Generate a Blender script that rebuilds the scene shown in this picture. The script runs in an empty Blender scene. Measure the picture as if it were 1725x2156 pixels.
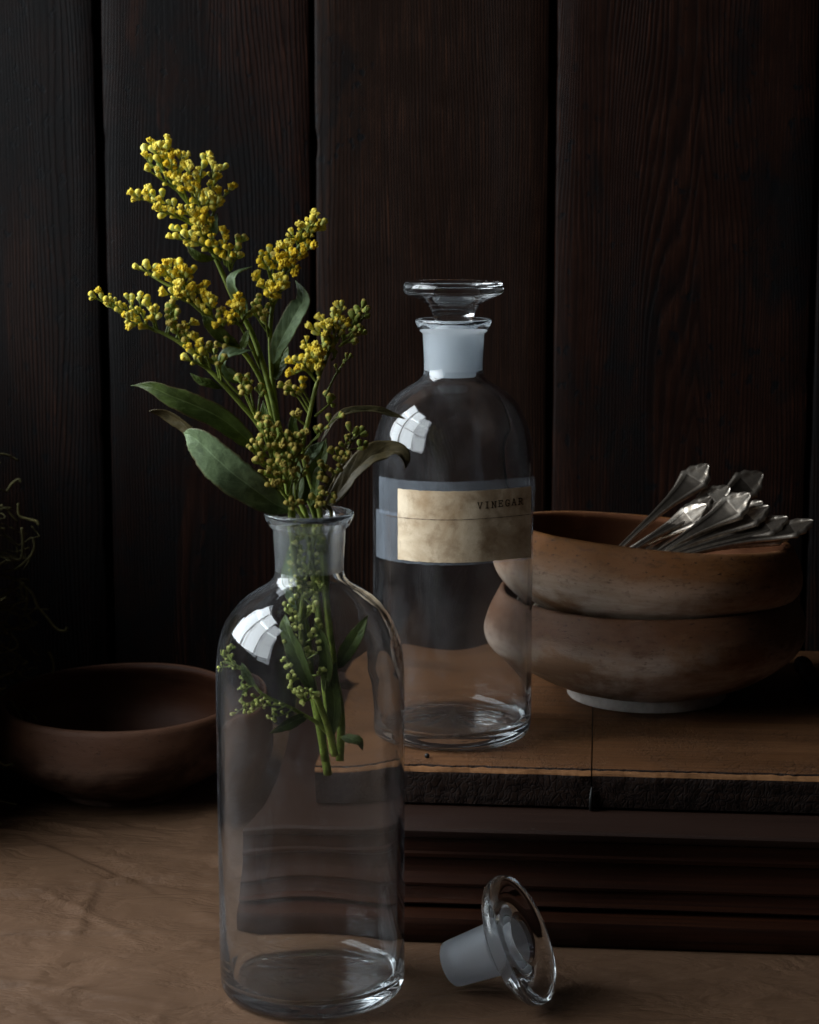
import bpy, math, random
from mathutils import Vector, Matrix, noise

# ------------------------------------------------------------------ camera, world, lamps, exposure
sc = bpy.context.scene
C = sc.collection
PITCH = math.radians(9.0)
CAM_Z = 0.4252
cam_d = bpy.data.cameras.new('camera')
cam = bpy.data.objects.new('camera', cam_d)
C.objects.link(cam)
cam.location = (0, 0, CAM_Z)
cam.rotation_euler = (math.radians(90) - PITCH, 0, 0)
cam_d.sensor_fit = 'VERTICAL'
cam_d.sensor_height = 36.0
cam_d.lens = 72.2
cam_d.clip_start = 0.05
cam_d.clip_end = 50
cam_d.dof.use_dof = True
cam_d.dof.focus_distance = 1.17
cam_d.dof.aperture_fstop = 16.0
sc.camera = cam

w = bpy.data.worlds.new('World')
sc.world = w
w.use_nodes = True
bg = w.node_tree.nodes['Background']
bg.inputs[0].default_value = (0.66, 0.58, 0.56, 1)
bg.inputs[1].default_value = 0.013


def area(name, loc, target, sx, sy, power, col, spread=180):
    d = bpy.data.lights.new(name, 'AREA')
    d.shape = 'RECTANGLE'
    d.size, d.size_y, d.energy, d.color = sx, sy, power, col
    d.spread = math.radians(spread)
    o = bpy.data.objects.new(name, d)
    o.location = loc
    o.rotation_euler = (Vector(target) - Vector(loc)).to_track_quat('-Z', 'Y').to_euler()
    C.objects.link(o)
    return o


# a tall window to the left, three panes wide and three high; the column nearest the camera is set dimmer
COOL = (0.89, 0.955, 1.0)
for iy, gain in ((0, 0.45), (1, 1.0), (2, 1.0)):
    for iz in (0, 1, 2):
        area('window_pane_lamp', (-0.88, 0.57 + 0.41 * iy, 0.50 + 0.34 * iz), (0.12, 1.00 + 0.12 * iy, 0.15 + 0.25 * iz),
             0.365, 0.300, 3.25 * gain, COOL, 150)

sc.view_settings.view_transform = 'Standard'
sc.view_settings.look = 'None'
sc.view_settings.exposure = 0.0
sc.view_settings.gamma = 1.0
sc.view_settings.use_curve_mapping = False
sc.render.engine = 'CYCLES'
cy = sc.cycles
cy.max_bounces = 20
cy.transmission_bounces = 18
cy.glossy_bounces = 10
cy.diffuse_bounces = 5
cy.transparent_max_bounces = 24
cy.caustics_reflective = True
cy.caustics_refractive = True
cy.blur_glossy = 0.4
cy.sample_clamp_indirect = 4.0
cy.use_denoising = True
try:
    cy.denoiser = 'OPENIMAGEDENOISE'
    cy.denoising_input_passes = 'RGB_ALBEDO_NORMAL'
except Exception:
    pass


# ------------------------------------------------------------------ helpers
def at(u, v, Y):
    """point at depth Y seen at (u, v), counted in a 1725 x 2156 frame: used to measure where things stand"""
    a = (u - 862.5) / 4324.0
    b = (v - 1078.0) / 4324.0
    c, s = math.cos(PITCH), math.sin(PITCH)
    t = Y / (c - b * s)
    return Vector((a * t, Y, CAM_Z + (-s - b * c) * t))


class MB:
    def __init__(self):
        self.v, self.f, self.m = [], [], []

    def lathe(self, prof, seg=64, mats=None, M=None, close=False):
        """prof: (r, z) list; r = 0 ends become poles"""
        rings = []
        for r, z in prof:
            if r < 1e-7:
                rings.append([len(self.v)])
                self.v.append(Vector((0, 0, z)))
            else:
                st = len(self.v)
                for k in range(seg):
                    a = 2 * math.pi * k / seg
                    self.v.append(Vector((r * math.cos(a), r * math.sin(a), z)))
                rings.append(list(range(st, st + seg)))
        n = len(rings)
        for i in range(n if close else n - 1):
            A, B = rings[i], rings[(i + 1) % n]
            mi = mats[i] if mats else 0
            for k in range(seg):
                k2 = (k + 1) % seg
                if len(A) == 1 and len(B) == 1:
                    continue
                if len(A) == 1:
                    f = (A[0], B[k2], B[k])
                elif len(B) == 1:
                    f = (A[k], A[k2], B[0])
                else:
                    f = (A[k], A[k2], B[k2], B[k])
                self.f.append(f)
                self.m.append(mi)
        return self

    def tube(self, pts, rad, seg=8, mat=0, cap=True):
        pts = [Vector(p) for p in pts]
        if not isinstance(rad, (list, tuple)):
            rad = [rad] * len(pts)
        ref = None
        rings = []
        for i, p in enumerate(pts):
            t = (pts[min(i + 1, len(pts) - 1)] - pts[max(i - 1, 0)])
            t = t.normalized() if t.length > 1e-9 else Vector((0, 0, 1))
            if ref is None:
                ref = Vector((0, 1, 0)) if abs(t.y) < 0.9 else Vector((1, 0, 0))
            n1 = (ref - t * ref.dot(t)).normalized()
            n2 = t.cross(n1)
            ref = n1
            st = len(self.v)
            for k in range(seg):
                a = 2 * math.pi * k / seg
                self.v.append(p + (n1 * math.cos(a) + n2 * math.sin(a)) * rad[i])
            rings.append(st)
        for i in range(len(rings) - 1):
            for k in range(seg):
                k2 = (k + 1) % seg
                self.f.append((rings[i] + k, rings[i] + k2, rings[i + 1] + k2, rings[i + 1] + k))
                self.m.append(mat)
        if cap:
            self.f.append(tuple(rings[0] + k for k in reversed(range(seg))))
            self.f.append(tuple(rings[-1] + k for k in range(seg)))
            self.m += [mat, mat]
        return self

    def grid(self, fn, nu, nv, mat=0, flip=False):
        st = len(self.v)
        for i in range(nu + 1):
            for j in range(nv + 1):
                self.v.append(Vector(fn(i / nu, j / nv)))
        for i in range(nu):
            for j in range(nv):
                a = st + i * (nv + 1) + j
                q = (a, a + nv + 1, a + nv + 2, a + 1)
                self.f.append(q[::-1] if flip else q)
                self.m.append(mat)
        return self

    def xf(self, M):
        self.v = [M @ p for p in self.v]
        return self

    def mesh(self, name, mats, smooth=True, angle=None):
        me = bpy.data.meshes.new(name)
        me.from_pydata([tuple(p) for p in self.v], [], self.f)
        for m in (mats if isinstance(mats, (list, tuple)) else [mats]):
            me.materials.append(m)
        me.polygons.foreach_set('material_index', self.m)
        me.polygons.foreach_set('use_smooth', [smooth] * len(me.polygons))
        me.update()
        if angle:
            me.set_sharp_from_angle(angle=math.radians(angle))
        return me

    def build(self, name, mats, parent=None, smooth=True, angle=None):
        return link(name, self.mesh(name, mats, smooth, angle), parent)


def link(name, me, parent=None):
    o = bpy.data.objects.new(name, me)
    C.objects.link(o)
    if parent is not None:
        o.parent = parent
    return o


def tag(o, label=None, cat=None, group=None, kind=None):
    if label:
        o['label'] = label
    if cat:
        o['category'] = cat
    if group:
        o['group'] = group
    if kind:
        o['kind'] = kind
    return o


def empty(name, loc, label=None, cat=None, group=None):
    o = bpy.data.objects.new(name, None)
    o.location = loc
    o.empty_display_size = 0.01
    C.objects.link(o)
    return tag(o, label, cat, group)


def spline(pts, n):
    """Catmull-Rom through pts, n samples"""
    pts = [Vector(p) for p in pts]
    if len(pts) == 2:
        return [pts[0].lerp(pts[1], i / (n - 1)) for i in range(n)]
    P = [pts[0] * 2 - pts[1]] + pts + [pts[-1] * 2 - pts[-2]]
    out = []
    for i in range(n):
        x = i / (n - 1) * (len(pts) - 1)
        k = min(int(x), len(pts) - 2)
        t = x - k
        a, b, c, d = P[k], P[k + 1], P[k + 2], P[k + 3]
        out.append(0.5 * ((2 * b) + (c - a) * t + (2 * a - 5 * b + 4 * c - d) * t * t + (3 * b - a - 3 * c + d) * t ** 3))
    return out


# ------------------------------------------------------------------ materials
class NT:
    def __init__(self, name):
        self.mat = bpy.data.materials.new(name)
        self.mat.use_nodes = True
        self.t = self.mat.node_tree
        self.t.nodes.clear()
        self.out = self.t.nodes.new('ShaderNodeOutputMaterial')

    def n(self, kind, **kw):
        nd = self.t.nodes.new('ShaderNode' + kind)
        for k, val in kw.items():
            if hasattr(nd, k) and k not in nd.inputs:
                setattr(nd, k, val)
            else:
                self.put(nd, k, val)
        return nd

    def put(self, nd, key, val):
        s = nd.inputs[key]
        if isinstance(val, bpy.types.NodeSocket):
            self.t.links.new(val, s)
        else:
            if isinstance(val, tuple) and len(val) == 3 and s.type == 'RGBA':
                val = val + (1,)
            s.default_value = val

    def math(self, op, a, b=0.0, clamp=False):
        nd = self.t.nodes.new('ShaderNodeMath')
        nd.operation = op
        nd.use_clamp = clamp
        self.put(nd, 0, a)
        self.put(nd, 1, b)
        return nd.outputs[0]

    def mix(self, f, a, b, blend='MIX'):
        nd = self.t.nodes.new('ShaderNodeMix')
        nd.data_type = 'RGBA'
        nd.blend_type = blend
        self.put(nd, 0, f)
        for idx, val in ((6, a), (7, b)):
            if isinstance(val, bpy.types.NodeSocket):
                self.t.links.new(val, nd.inputs[idx])
            else:
                nd.inputs[idx].default_value = tuple(val) + (1,)
        return nd.outputs[2]

    def ramp(self, fac, stops):
        nd = self.t.nodes.new('ShaderNodeValToRGB')
        e = nd.color_ramp.elements
        while len(e) < len(stops):
            e.new(0.5)
        for el, (p, c) in zip(e, stops):
            el.position = p
            el.color = (c, c, c, 1) if not isinstance(c, tuple) else tuple(c) + (1,)
        self.put(nd, 0, fac)
        return nd.outputs[0]

    def coords(self, scale=(1, 1, 1), loc=(0, 0, 0), rot=(0, 0, 0), out='Object'):
        tc = self.t.nodes.new('ShaderNodeTexCoord')
        mp = self.t.nodes.new('ShaderNodeMapping')
        mp.inputs['Scale'].default_value = scale
        mp.inputs['Location'].default_value = loc
        mp.inputs['Rotation'].default_value = rot
        self.t.links.new(tc.outputs[out], mp.inputs[0])
        return mp.outputs[0]

    def noise(self, vec, scale=5.0, detail=4.0, rough=0.55, dist=0.0):
        nd = self.t.nodes.new('ShaderNodeTexNoise')
        self.put(nd, 'Vector', vec)
        nd.inputs['Scale'].default_value = scale
        nd.inputs['Detail'].default_value = detail
        nd.inputs['Roughness'].default_value = rough
        nd.inputs['Distortion'].default_value = dist
        return nd.outputs[0]

    def voro(self, vec, scale, feature='DISTANCE_TO_EDGE'):
        nd = self.t.nodes.new('ShaderNodeTexVoronoi')
        nd.feature = feature
        self.put(nd, 'Vector', vec)
        nd.inputs['Scale'].default_value = scale
        return nd.outputs[0]

    def bump(self, h, strength=0.5, dist=0.001, normal=None):
        nd = self.t.nodes.new('ShaderNodeBump')
        nd.inputs['Strength'].default_value = strength
        nd.inputs['Distance'].default_value = dist
        self.put(nd, 'Height', h)
        if normal is not None:
            self.put(nd, 'Normal', normal)
        return nd.outputs[0]

    def princ(self, color, rough=0.6, metal=0.0, spec=0.35, normal=None, **kw):
        nd = self.t.nodes.new('ShaderNodeBsdfPrincipled')
        self.put(nd, 'Base Color', color)
        self.put(nd, 'Roughness', rough)
        self.put(nd, 'Metallic', metal)
        self.put(nd, 'Specular IOR Level', spec)
        if normal is not None:
            self.put(nd, 'Normal', normal)
        for k, val in kw.items():
            self.put(nd, k, val)
        return nd.outputs[0]

    def mixsh(self, f, a, b):
        nd = self.t.nodes.new('ShaderNodeMixShader')
        self.put(nd, 0, f)
        self.t.links.new(a, nd.inputs[1])
        self.t.links.new(b, nd.inputs[2])
        return nd.outputs[0]

    def done(self, sh):
        self.t.links.new(sh, self.out.inputs[0])
        return self.mat


def old_plank_mat(name, seed, cross0, arch=30.0, soot=0.5, tone=(1.0, 1.0, 1.0), sootside=0.0):
    """weathered softwood: growth-ring ridges along Z with arching figure, soot patches and nail-head stains"""
    dark = tuple(a * t for a, t in zip((0.0022, 0.0011, 0.0009), tone))
    mid = tuple(a * t for a, t in zip((0.0135, 0.0050, 0.0029), tone))
    light = tuple(a * t for a, t in zip((0.050, 0.0180, 0.0098), tone))
    m = NT(name)
    base = m.coords(loc=(seed * 3.17, seed * 1.3, seed * 7.7))
    low = m.noise(m.coords(scale=(9.0, 1, 1.15), loc=(seed * 3.1, seed, seed * 2.3)), 1.0, 2.0, 0.45)
    tc = m.n('TexCoord')
    sep = m.n('SeparateXYZ', Vector=tc.outputs['Object'])
    xx = m.math('ADD', sep.outputs[0], cross0)
    dist = m.math('POWER', m.math('ABSOLUTE', m.math('MULTIPLY', xx, 11.0)), 1.25)
    ph = m.math('ADD', m.math('MULTIPLY', dist, 27.0), m.math('MULTIPLY', low, arch))
    ph = m.math('ADD', ph, m.math('MULTIPLY', sep.outputs[2], 3.2 + seed % 2))
    wob = m.noise(m.coords(scale=(42, 1, 5), loc=(seed, 0, seed)), 1.0, 4.0, 0.6)
    ph = m.math('ADD', ph, m.math('MULTIPLY', wob, 2.6))
    ring = m.math('FRACT', ph)
    ridge = m.ramp(ring, [(0.0, 0.25), (0.14, 0.0), (0.58, 0.7), (0.84, 1.0), (1.0, 0.3)])
    # the relief is worn away in places
    worn = m.ramp(m.noise(m.coords(scale=(14, 1, 2.6), loc=(seed * 2.7, 3, seed)), 1.0, 4.0, 0.6), [(0.36, 0.12), (0.62, 1.0)])
    ridge = m.math('ADD', m.math('MULTIPLY', m.math('SUBTRACT', ridge, 0.5), worn), 0.5)
    fib = m.noise(m.coords(scale=(1100, 40, 14), loc=(seed, seed, 0)), 1.0, 3.0, 0.6)
    big = m.noise(m.coords(scale=(10, 4, 3.2), loc=(seed * 9.1, 0, seed * 4.2)), 1.0, 6.0, 0.66, 0.9)
    if sootside:
        big = m.math('ADD', big, m.math('MULTIPLY', xx, sootside))
    sootm = m.ramp(big, [(soot - 0.05, 0.0), (soot + 0.04, 1.0)])
    grime = m.noise(base, 26.0, 7.0, 0.72)
    col = m.mix(m.math('MULTIPLY', ridge, m.math('ADD', m.math('MULTIPLY', fib, 1.1), 0.25), True), dark, mid)
    col = m.mix(m.math('MULTIPLY', m.ramp(fib, [(0.5, 0.0), (0.72, 1.0)]), m.math('MULTIPLY', ridge, m.ramp(grime, [(0.4, 0.1), (0.65, 0.9)]))), col, light)
    col = m.mix(m.math('MULTIPLY', sootm, m.ramp(grime, [(0.32, 0.35), (0.58, 0.97)])), col, (0.0024, 0.0021, 0.0022))
    # flaked spots, old nail holes
    fl = m.noise(m.coords(scale=(1.6, 1, 1), loc=(seed * 1.7, 0, seed)), 75.0, 4.0, 0.6)
    flake = m.math('MULTIPLY', m.ramp(fl, [(0.60, 0.0), (0.64, 1.0)]), m.ramp(big, [(soot - 0.17, 0.0), (soot - 0.03, 1.0)]))
    vo = m.n('TexVoronoi', Vector=m.coords(scale=(12, 1, 6), loc=(seed * 2.2, 0, seed * 5.1)), Scale=1.0)
    spot = m.ramp(m.math('ADD', vo.outputs['Distance'], m.math('MULTIPLY', grime, 0.16)), [(0.13, 1.0), (0.165, 0.0)])
    spot = m.math('MAXIMUM', spot, flake)
    col = m.mix(m.math('MULTIPLY', spot, 0.92), col, (0.0022, 0.0022, 0.0026))
    h = m.math('ADD', m.math('MULTIPLY', ridge, 0.75), m.math('MULTIPLY', fib, 0.45))
    h = m.math('SUBTRACT', h, m.math('MULTIPLY', spot, 0.3))
    nrm = m.bump(h, 0.38, 0.0009)
    nrm = m.bump(grime, 0.15, 0.002, nrm)
    rough = m.math('ADD', m.math('MULTIPLY', grime, 0.35), 0.36)
    return m.done(m.princ(col, rough, 0, 0.07, nrm))


def board_mat(name, seed, c0, c1, c2, axis=0, rough=0.55, crackle=0.0, bump=0.5):
    """plain board, grain along the given local axis"""
    m = NT(name)
    sc_f = [420.0] * 3
    sc_f[axis] = 7.0
    sc_l = [26.0] * 3
    sc_l[axis] = 2.2
    fib = m.noise(m.coords(scale=tuple(sc_f), loc=(seed, seed * 2, seed)), 1.0, 4.0, 0.65)
    low = m.noise(m.coords(scale=tuple(sc_l), loc=(seed * 5, 0, seed)), 1.0, 5.0, 0.6, 0.5)
    col = m.mix(m.ramp(low, [(0.3, 0.0), (0.7, 1.0)]), c0, c1)
    col = m.mix(m.ramp(fib, [(0.42, 0.0), (0.78, 1.0)]), col, c2)
    h = m.math('ADD', m.math('MULTIPLY', fib, 0.6), m.math('MULTIPLY', low, 0.5))
    nrm = m.bump(h, bump, 0.0008)
    if crackle > 0:
        wv = m.noise(m.coords(), 60.0, 3.0)
        cr = m.voro(m.mix(0.04, m.coords(), wv), 210.0)
        cr = m.ramp(cr, [(0.0, 0.0), (0.10, 1.0)])
        msk = m.ramp(m.noise(m.coords(loc=(3, seed, 1)), 18.0, 3.0), [(0.42, 0.0), (0.6, 1.0)])
        lines = m.math('MULTIPLY', m.math('SUBTRACT', 1.0, cr), msk)
        nrm = m.bump(m.math('SUBTRACT', 1.0, lines), crackle, 0.0007, nrm)
        col = m.mix(m.math('MULTIPLY', lines, 0.45), col, (0.018, 0.010, 0.006))
    return m.done(m.princ(col, m.math('ADD', m.math('MULTIPLY', low, 0.3), rough - 0.15), 0, 0.16, nrm))


def bowl_mat(name, seed, rimz, body=(0.30, 0.215, 0.16), pale=(0.46, 0.41, 0.37), stain=(0.13, 0.060, 0.028), inside=(0.12, 0.055, 0.030)):
    """turned wooden bowl: oiled brown rim and inside, bleached and worn wall"""
    m = NT(name)
    tc = m.n('TexCoord')
    sep = m.n('SeparateXYZ', Vector=tc.outputs['Object'])
    z = m.math('DIVIDE', sep.outputs[2], rimz)
    fib = m.noise(m.coords(scale=(30, 30, 420), loc=(seed, seed, seed)), 1.0, 4.0, 0.65)
    blot = m.noise(m.coords(loc=(seed * 3, seed, seed * 2), scale=(1, 1, 1.7)), 11.0, 7.0, 0.64, 0.6)
    fine = m.noise(m.coords(loc=(seed, 0, 0), scale=(1, 1, 2.4)), 110.0, 6.0, 0.7)
    col = m.mix(m.ramp(blot, [(0.42, 0.0), (0.58, 1.0)]), body, pale)
    rimf = m.ramp(m.math('ADD', z, m.math('MULTIPLY', m.math('SUBTRACT', blot, 0.5), 0.9)), [(0.50, 0.0), (0.78, 1.0)])
    col = m.mix(m.math('MULTIPLY', rimf, 0.92), col, stain)
    col = m.mix(m.math('MULTIPLY', m.ramp(fine, [(0.52, 0.0), (0.72, 1.0)]), m.math('ADD', m.math('MULTIPLY', rimf, 0.5), 0.42)), col, (0.07, 0.033, 0.018))
    col = m.mix(m.ramp(fib, [(0.45, 0.0), (0.8, 0.35)]), col, stain)
    pit = m.ramp(m.noise(m.coords(loc=(seed, 4, 2), scale=(1, 1, 2)), 260.0, 3.0, 0.6), [(0.62, 0.0), (0.70, 1.0)])
    pm = m.math('MULTIPLY', pit, m.math('ADD', m.math('MULTIPLY', rimf, 0.7), 0.15))
    col = m.mix(pm, col, (0.035, 0.016, 0.009))
    nrm = m.bump(m.math('SUBTRACT', m.math('ADD', m.math('MULTIPLY', fine, 0.8), m.math('MULTIPLY', fib, 0.5)), pm), 0.5, 0.0009)
    outer = m.princ(col, m.math('ADD', m.math('MULTIPLY', blot, 0.3), 0.5), 0, 0.18, nrm)
    m1 = m.done(outer)
    k = NT(name + '_inside')
    b2 = k.noise(k.coords(loc=(seed, 5, seed)), 14.0, 5.0, 0.6)
    f2 = k.noise(k.coords(scale=(30, 30, 420)), 1.0, 4.0)
    c2 = k.mix(k.ramp(b2, [(0.35, 0.0), (0.7, 1.0)]), inside, tuple(q * 1.7 for q in inside))
    c2 = k.mix(k.ramp(f2, [(0.5, 0.0), (0.8, 0.5)]), c2, (0.05, 0.022, 0.012))
    m2 = k.done(k.princ(c2, 0.6, 0, 0.10, k.bump(f2, 0.3, 0.0006)))
    return m1, m2


def glass_mat(name, tint=(0.965, 0.975, 0.98), dust_haze=0.03, ripple=0.36):
    m = NT(name)
    lo = m.noise(m.coords(scale=(1, 1, 0.45)), 26.0, 2.0, 0.4)
    nrm = m.bump(lo, ripple, 0.0012)
    g = m.n('BsdfGlass', Color=tint, Roughness=0.0, IOR=1.47, Normal=nrm)
    sm = m.noise(m.coords(scale=(1, 1, 0.5), loc=(2, 1, 4)), 40.0, 6.0, 0.7)  # dust smudges; the haze of room reflections is put in with them
    spk = m.noise(m.coords(loc=(7, 1, 4)), 900.0, 2.0, 0.5)
    fac = m.math('ADD', m.math('MULTIPLY', m.ramp(sm, [(0.45, 0.12), (0.68, 1.0)]), dust_haze),
                 m.math('MULTIPLY', m.ramp(spk, [(0.74, 0.0), (0.78, 1.0)]), 0.16))
    d = m.n('BsdfDiffuse', Color=(0.72, 0.74, 0.78))
    return m.done(m.mixsh(fac, g.outputs[0], d.outputs[0]))


def frost_mat(name, amount=0.55, rough=0.42):
    m = NT(name)
    fn = m.noise(m.coords(), 1400.0, 3.0, 0.7)
    bl = m.noise(m.coords(), 60.0, 4.0, 0.6)
    nrm = m.bump(fn, 0.35, 0.0003)
    g = m.n('BsdfGlass', Color=(0.95, 0.97, 1.0), Roughness=rough, IOR=1.45, Normal=nrm)
    tr = m.n('BsdfTranslucent', Color=(0.90, 0.94, 0.96), Normal=nrm)
    df = m.n('BsdfDiffuse', Color=(0.86, 0.90, 0.93), Normal=nrm)
    body = m.mixsh(0.5, tr.outputs[0], df.outputs[0])
    fac = m.math('ADD', m.math('MULTIPLY', m.math('SUBTRACT', bl, 0.5), 0.35), amount, True)
    return m.done(m.mixsh(fac, g.outputs[0], body))


def film_mat(name, opacity, color, grain=900.0, patch=None):
    """thin see-through film: ground glass, tape"""
    m = NT(name)
    fn = m.noise(m.coords(), grain, 3.0, 0.7)
    bl = m.noise(m.coords(scale=(1, 1, 0.6)), 55.0, 5.0, 0.65)
    t = m.n('BsdfTransparent', Color=(0.95, 0.96, 0.98))
    tr = m.n('BsdfTranslucent', Color=color)
    nrm = m.bump(bl, 0.15, 0.0006)
    df = m.princ(color, 0.38, 0, 0.5, nrm)
    body = m.mixsh(0.55, tr.outputs[0], df)
    f = m.math('MULTIPLY', m.math('ADD', m.math('MULTIPLY', m.ramp(bl, [(0.3, 0.0), (0.75, 1.0)]), 0.8), 0.6), opacity, True)
    f = m.math('MULTIPLY', f, m.math('ADD', m.math('MULTIPLY', fn, 0.7), 0.65), True)
    return m.done(m.mixsh(f, t.outputs[0], body))


def paper_mat():
    m = NT('kraft_paper')
    fine = m.noise(m.coords(), 900.0, 4.0, 0.7)
    fibre = m.noise(m.coords(scale=(60, 700, 1)), 1.0, 4.0, 0.6)
    bl = m.noise(m.coords(), 9.0, 5.0, 0.6)
    col = m.mix(m.ramp(bl, [(0.3, 0.0), (0.7, 1.0)]), (0.068, 0.0345, 0.0170), (0.094, 0.0500, 0.0258))
    col = m.mix(m.ramp(fine, [(0.45, 0.0), (0.8, 0.55)]), col, (0.065, 0.038, 0.024))
    col = m.mix(m.ramp(fibre, [(0.55, 0.0), (0.8, 0.35)]), col, (0.16, 0.108, 0.075))
    nrm = m.bump(m.math('ADD', m.math('MULTIPLY', fine, 0.5), m.math('MULTIPLY', fibre, 0.3)), 0.3, 0.0004)
    ck = m.math('ABSOLUTE', m.math('SUBTRACT', m.noise(m.coords(scale=(1, 1.9, 1), loc=(2, 5, 0)), 17.0, 5.0, 0.55, 0.5), 0.5))
    ck = m.ramp(ck, [(0.0, 0.0), (0.10, 0.75), (0.3, 1.0)])
    nrm = m.bump(ck, 0.4, 0.0024, nrm)
    return m.done(m.princ(col, 0.72, 0, 0.2, nrm))


def label_mat():
    m = NT('aged_label_paper')
    bl = m.noise(m.coords(loc=(1.3, 0.4, 2.2)), 34.0, 5.0, 0.6, 0.5)
    st = m.noise(m.coords(loc=(4.1, 2.0, 0.2)), 70.0, 6.0, 0.7, 0.3)
    fine = m.noise(m.coords(), 1300.0, 3.0, 0.7)
    col = m.mix(m.ramp(bl, [(0.36, 0.0), (0.68, 1.0)]), (0.37, 0.26, 0.155), (0.72, 0.61, 0.45))
    col = m.mix(m.ramp(st, [(0.50, 0.0), (0.74, 0.75)]), col, (0.19, 0.115, 0.060))
    col = m.mix(m.ramp(fine, [(0.55, 0.0), (0.85, 0.45)]), col, (0.22, 0.13, 0.07))
    return m.done(m.princ(col, 0.85, 0, 0.08, m.bump(fine, 0.3, 0.0003)))


def plant_mat(name, c0, c1, rough=0.5, trans=0.25, scale=400.0, vein=False, edge=None):
    m = NT(name)
    n1 = m.noise(m.coords(), scale, 4.0, 0.6)
    oi = m.n('ObjectInfo')
    fac = m.math('ADD', m.math('MULTIPLY', n1, 0.7), m.math('MULTIPLY', oi.outputs['Random'], 0.5), True)
    col = m.mix(m.ramp(fac, [(0.25, 0.0), (0.85, 1.0)]), c0, c1)
    nrm = m.bump(n1, 0.3, 0.0004)
    mot = m.noise(m.coords(loc=(3, 1, 2)), 95.0, 5.0, 0.65, 0.4)
    col = m.mix(m.ramp(mot, [(0.40, 0.0), (0.62, 0.12 if name.startswith('bud') else 0.75)]), col, tuple(q * 0.42 for q in c0))
    nrm = m.bump(mot, 0.35, 0.0012, nrm)
    if name.startswith('leaf'):
        uv = m.n('SeparateXYZ', Vector=m.coords(out='UV'))
        ac = m.math('ABSOLUTE', m.math('SUBTRACT', uv.outputs[1], 0.5))
        rib = m.ramp(ac, [(0.0, 1.0), (0.035, 0.0)])
        side = m.math('FRACT', m.math('SUBTRACT', m.math('MULTIPLY', uv.outputs[0], 9.0), m.math('MULTIPLY', ac, 3.6)))
        side = m.math('MULTIPLY', m.ramp(side, [(0.0, 1.0), (0.10, 0.0)]), 0.5)
        vn = m.math('MAXIMUM', rib, side)
        col = m.mix(m.math('MULTIPLY', vn, 0.45), col, tuple(min(1, q * 1.5 + 0.03) for q in c1))
        edge_ = m.ramp(m.math('ADD', ac, m.math('MULTIPLY', mot, 0.12)), [(0.50, 0.0), (0.56, 0.8)])
        col = m.mix(edge_, col, (0.075, 0.055, 0.020))
        nrm = m.bump(m.math('SUBTRACT', 1.0, vn), 0.35, 0.0005, nrm)
    p = m.princ(col, 0.8 if name.startswith('bud') else rough, 0, 0.12 if name.startswith('bud') else 0.22, nrm)
    t = m.n('BsdfTranslucent', Color=col)
    return m.done(m.mixsh(trans, p, t.outputs[0]))


def simple_mat(name, col, rough=0.6, metal=0.0, spec=0.3, nscale=200.0, amt=0.3, col2=None):
    m = NT(name)
    n1 = m.noise(m.coords(), nscale, 5.0, 0.65)
    c = m.mix(m.ramp(n1, [(0.35, 0.0), (0.7, 1.0)]), col, col2 or tuple(q * 0.6 for q in col))
    return m.done(m.princ(c, m.math('ADD', m.math('MULTIPLY', n1, amt), rough - amt * 0.5), metal, spec, m.bump(n1, 0.2, 0.0005)))


GLASS = glass_mat('bottle_glass', dust_haze=0.028)
GLASS2 = glass_mat('stopper_glass', (0.97, 0.98, 0.985), 0.012, 0.12)
FROST = frost_mat('ground_glass', 0.72)
FROST2 = frost_mat('thin_ground_glass', 0.26)
NECK_SOFT = frost_mat('worn_ground_glass', 0.16, 0.12)
TAPE = film_mat('clear_tape', 0.10, (0.66, 0.74, 0.82), 500.0)
PAPER = paper_mat()
LABEL = label_mat()
INK = simple_mat('typed_ink', (0.004, 0.003, 0.003), 0.9, 0, 0.03)
STEM = plant_mat('stem_green', (0.14, 0.19, 0.028), (0.28, 0.33, 0.065), 0.5, 0.12)
STEM_DIM = plant_mat('stem_olive', (0.07, 0.075, 0.016), (0.15, 0.13, 0.04), 0.55, 0.1)
LEAF = plant_mat('leaf_green', (0.065, 0.100, 0.020), (0.125, 0.170, 0.042), 0.45, 0.2, 260.0)
LEAF_PALE = plant_mat('leaf_pale_green', (0.115, 0.175, 0.080), (0.185, 0.260, 0.125), 0.55, 0.2, 220.0)
LEAF_DRY = plant_mat('leaf_dry', (0.055, 0.050, 0.018), (0.12, 0.090, 0.04), 0.5, 0.15, 260.0)
BUD_GREEN = plant_mat('bud_green', (0.40, 0.44, 0.10), (0.66, 0.66, 0.22), 0.5, 0.15, 900.0)
BUD_YELLOW = plant_mat('bud_yellow', (0.84, 0.62, 0.035), (0.95, 0.82, 0.17), 0.5, 0.2, 900.0)
BUD_GOLD = plant_mat('bud_gold', (0.72, 0.47, 0.018), (0.88, 0.66, 0.06), 0.5, 0.2, 900.0)
BUD_DRY = plant_mat('bud_dry', (0.36, 0.28, 0.06), (0.54, 0.43, 0.11), 0.6, 0.1, 900.0)
BUD_LIME = plant_mat('bud_lime', (0.22, 0.28, 0.055), (0.36, 0.41, 0.10), 0.5, 0.15, 900.0)
SILVER = simple_mat('tarnished_silver', (0.78, 0.70, 0.60), 0.32, 1.0, 0.5, 260.0, 0.2, (0.42, 0.34, 0.26))
REFLECT_PATINA = simple_mat('dark_reflect_patina', (0.20, 0.17, 0.14), 0.36, 1.0, 0.5, 220.0, 0.2, (0.09, 0.075, 0.06))  # recess patina, with dark reflections on the handle faces put into its colour
MOSS = plant_mat('dry_moss', (0.060, 0.056, 0.022), (0.125, 0.110, 0.042), 0.8, 0.1, 300.0)

# ------------------------------------------------------------------ the setting: table, plank wall
rng = random.Random(7)
WALL_Y = 1.585

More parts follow.
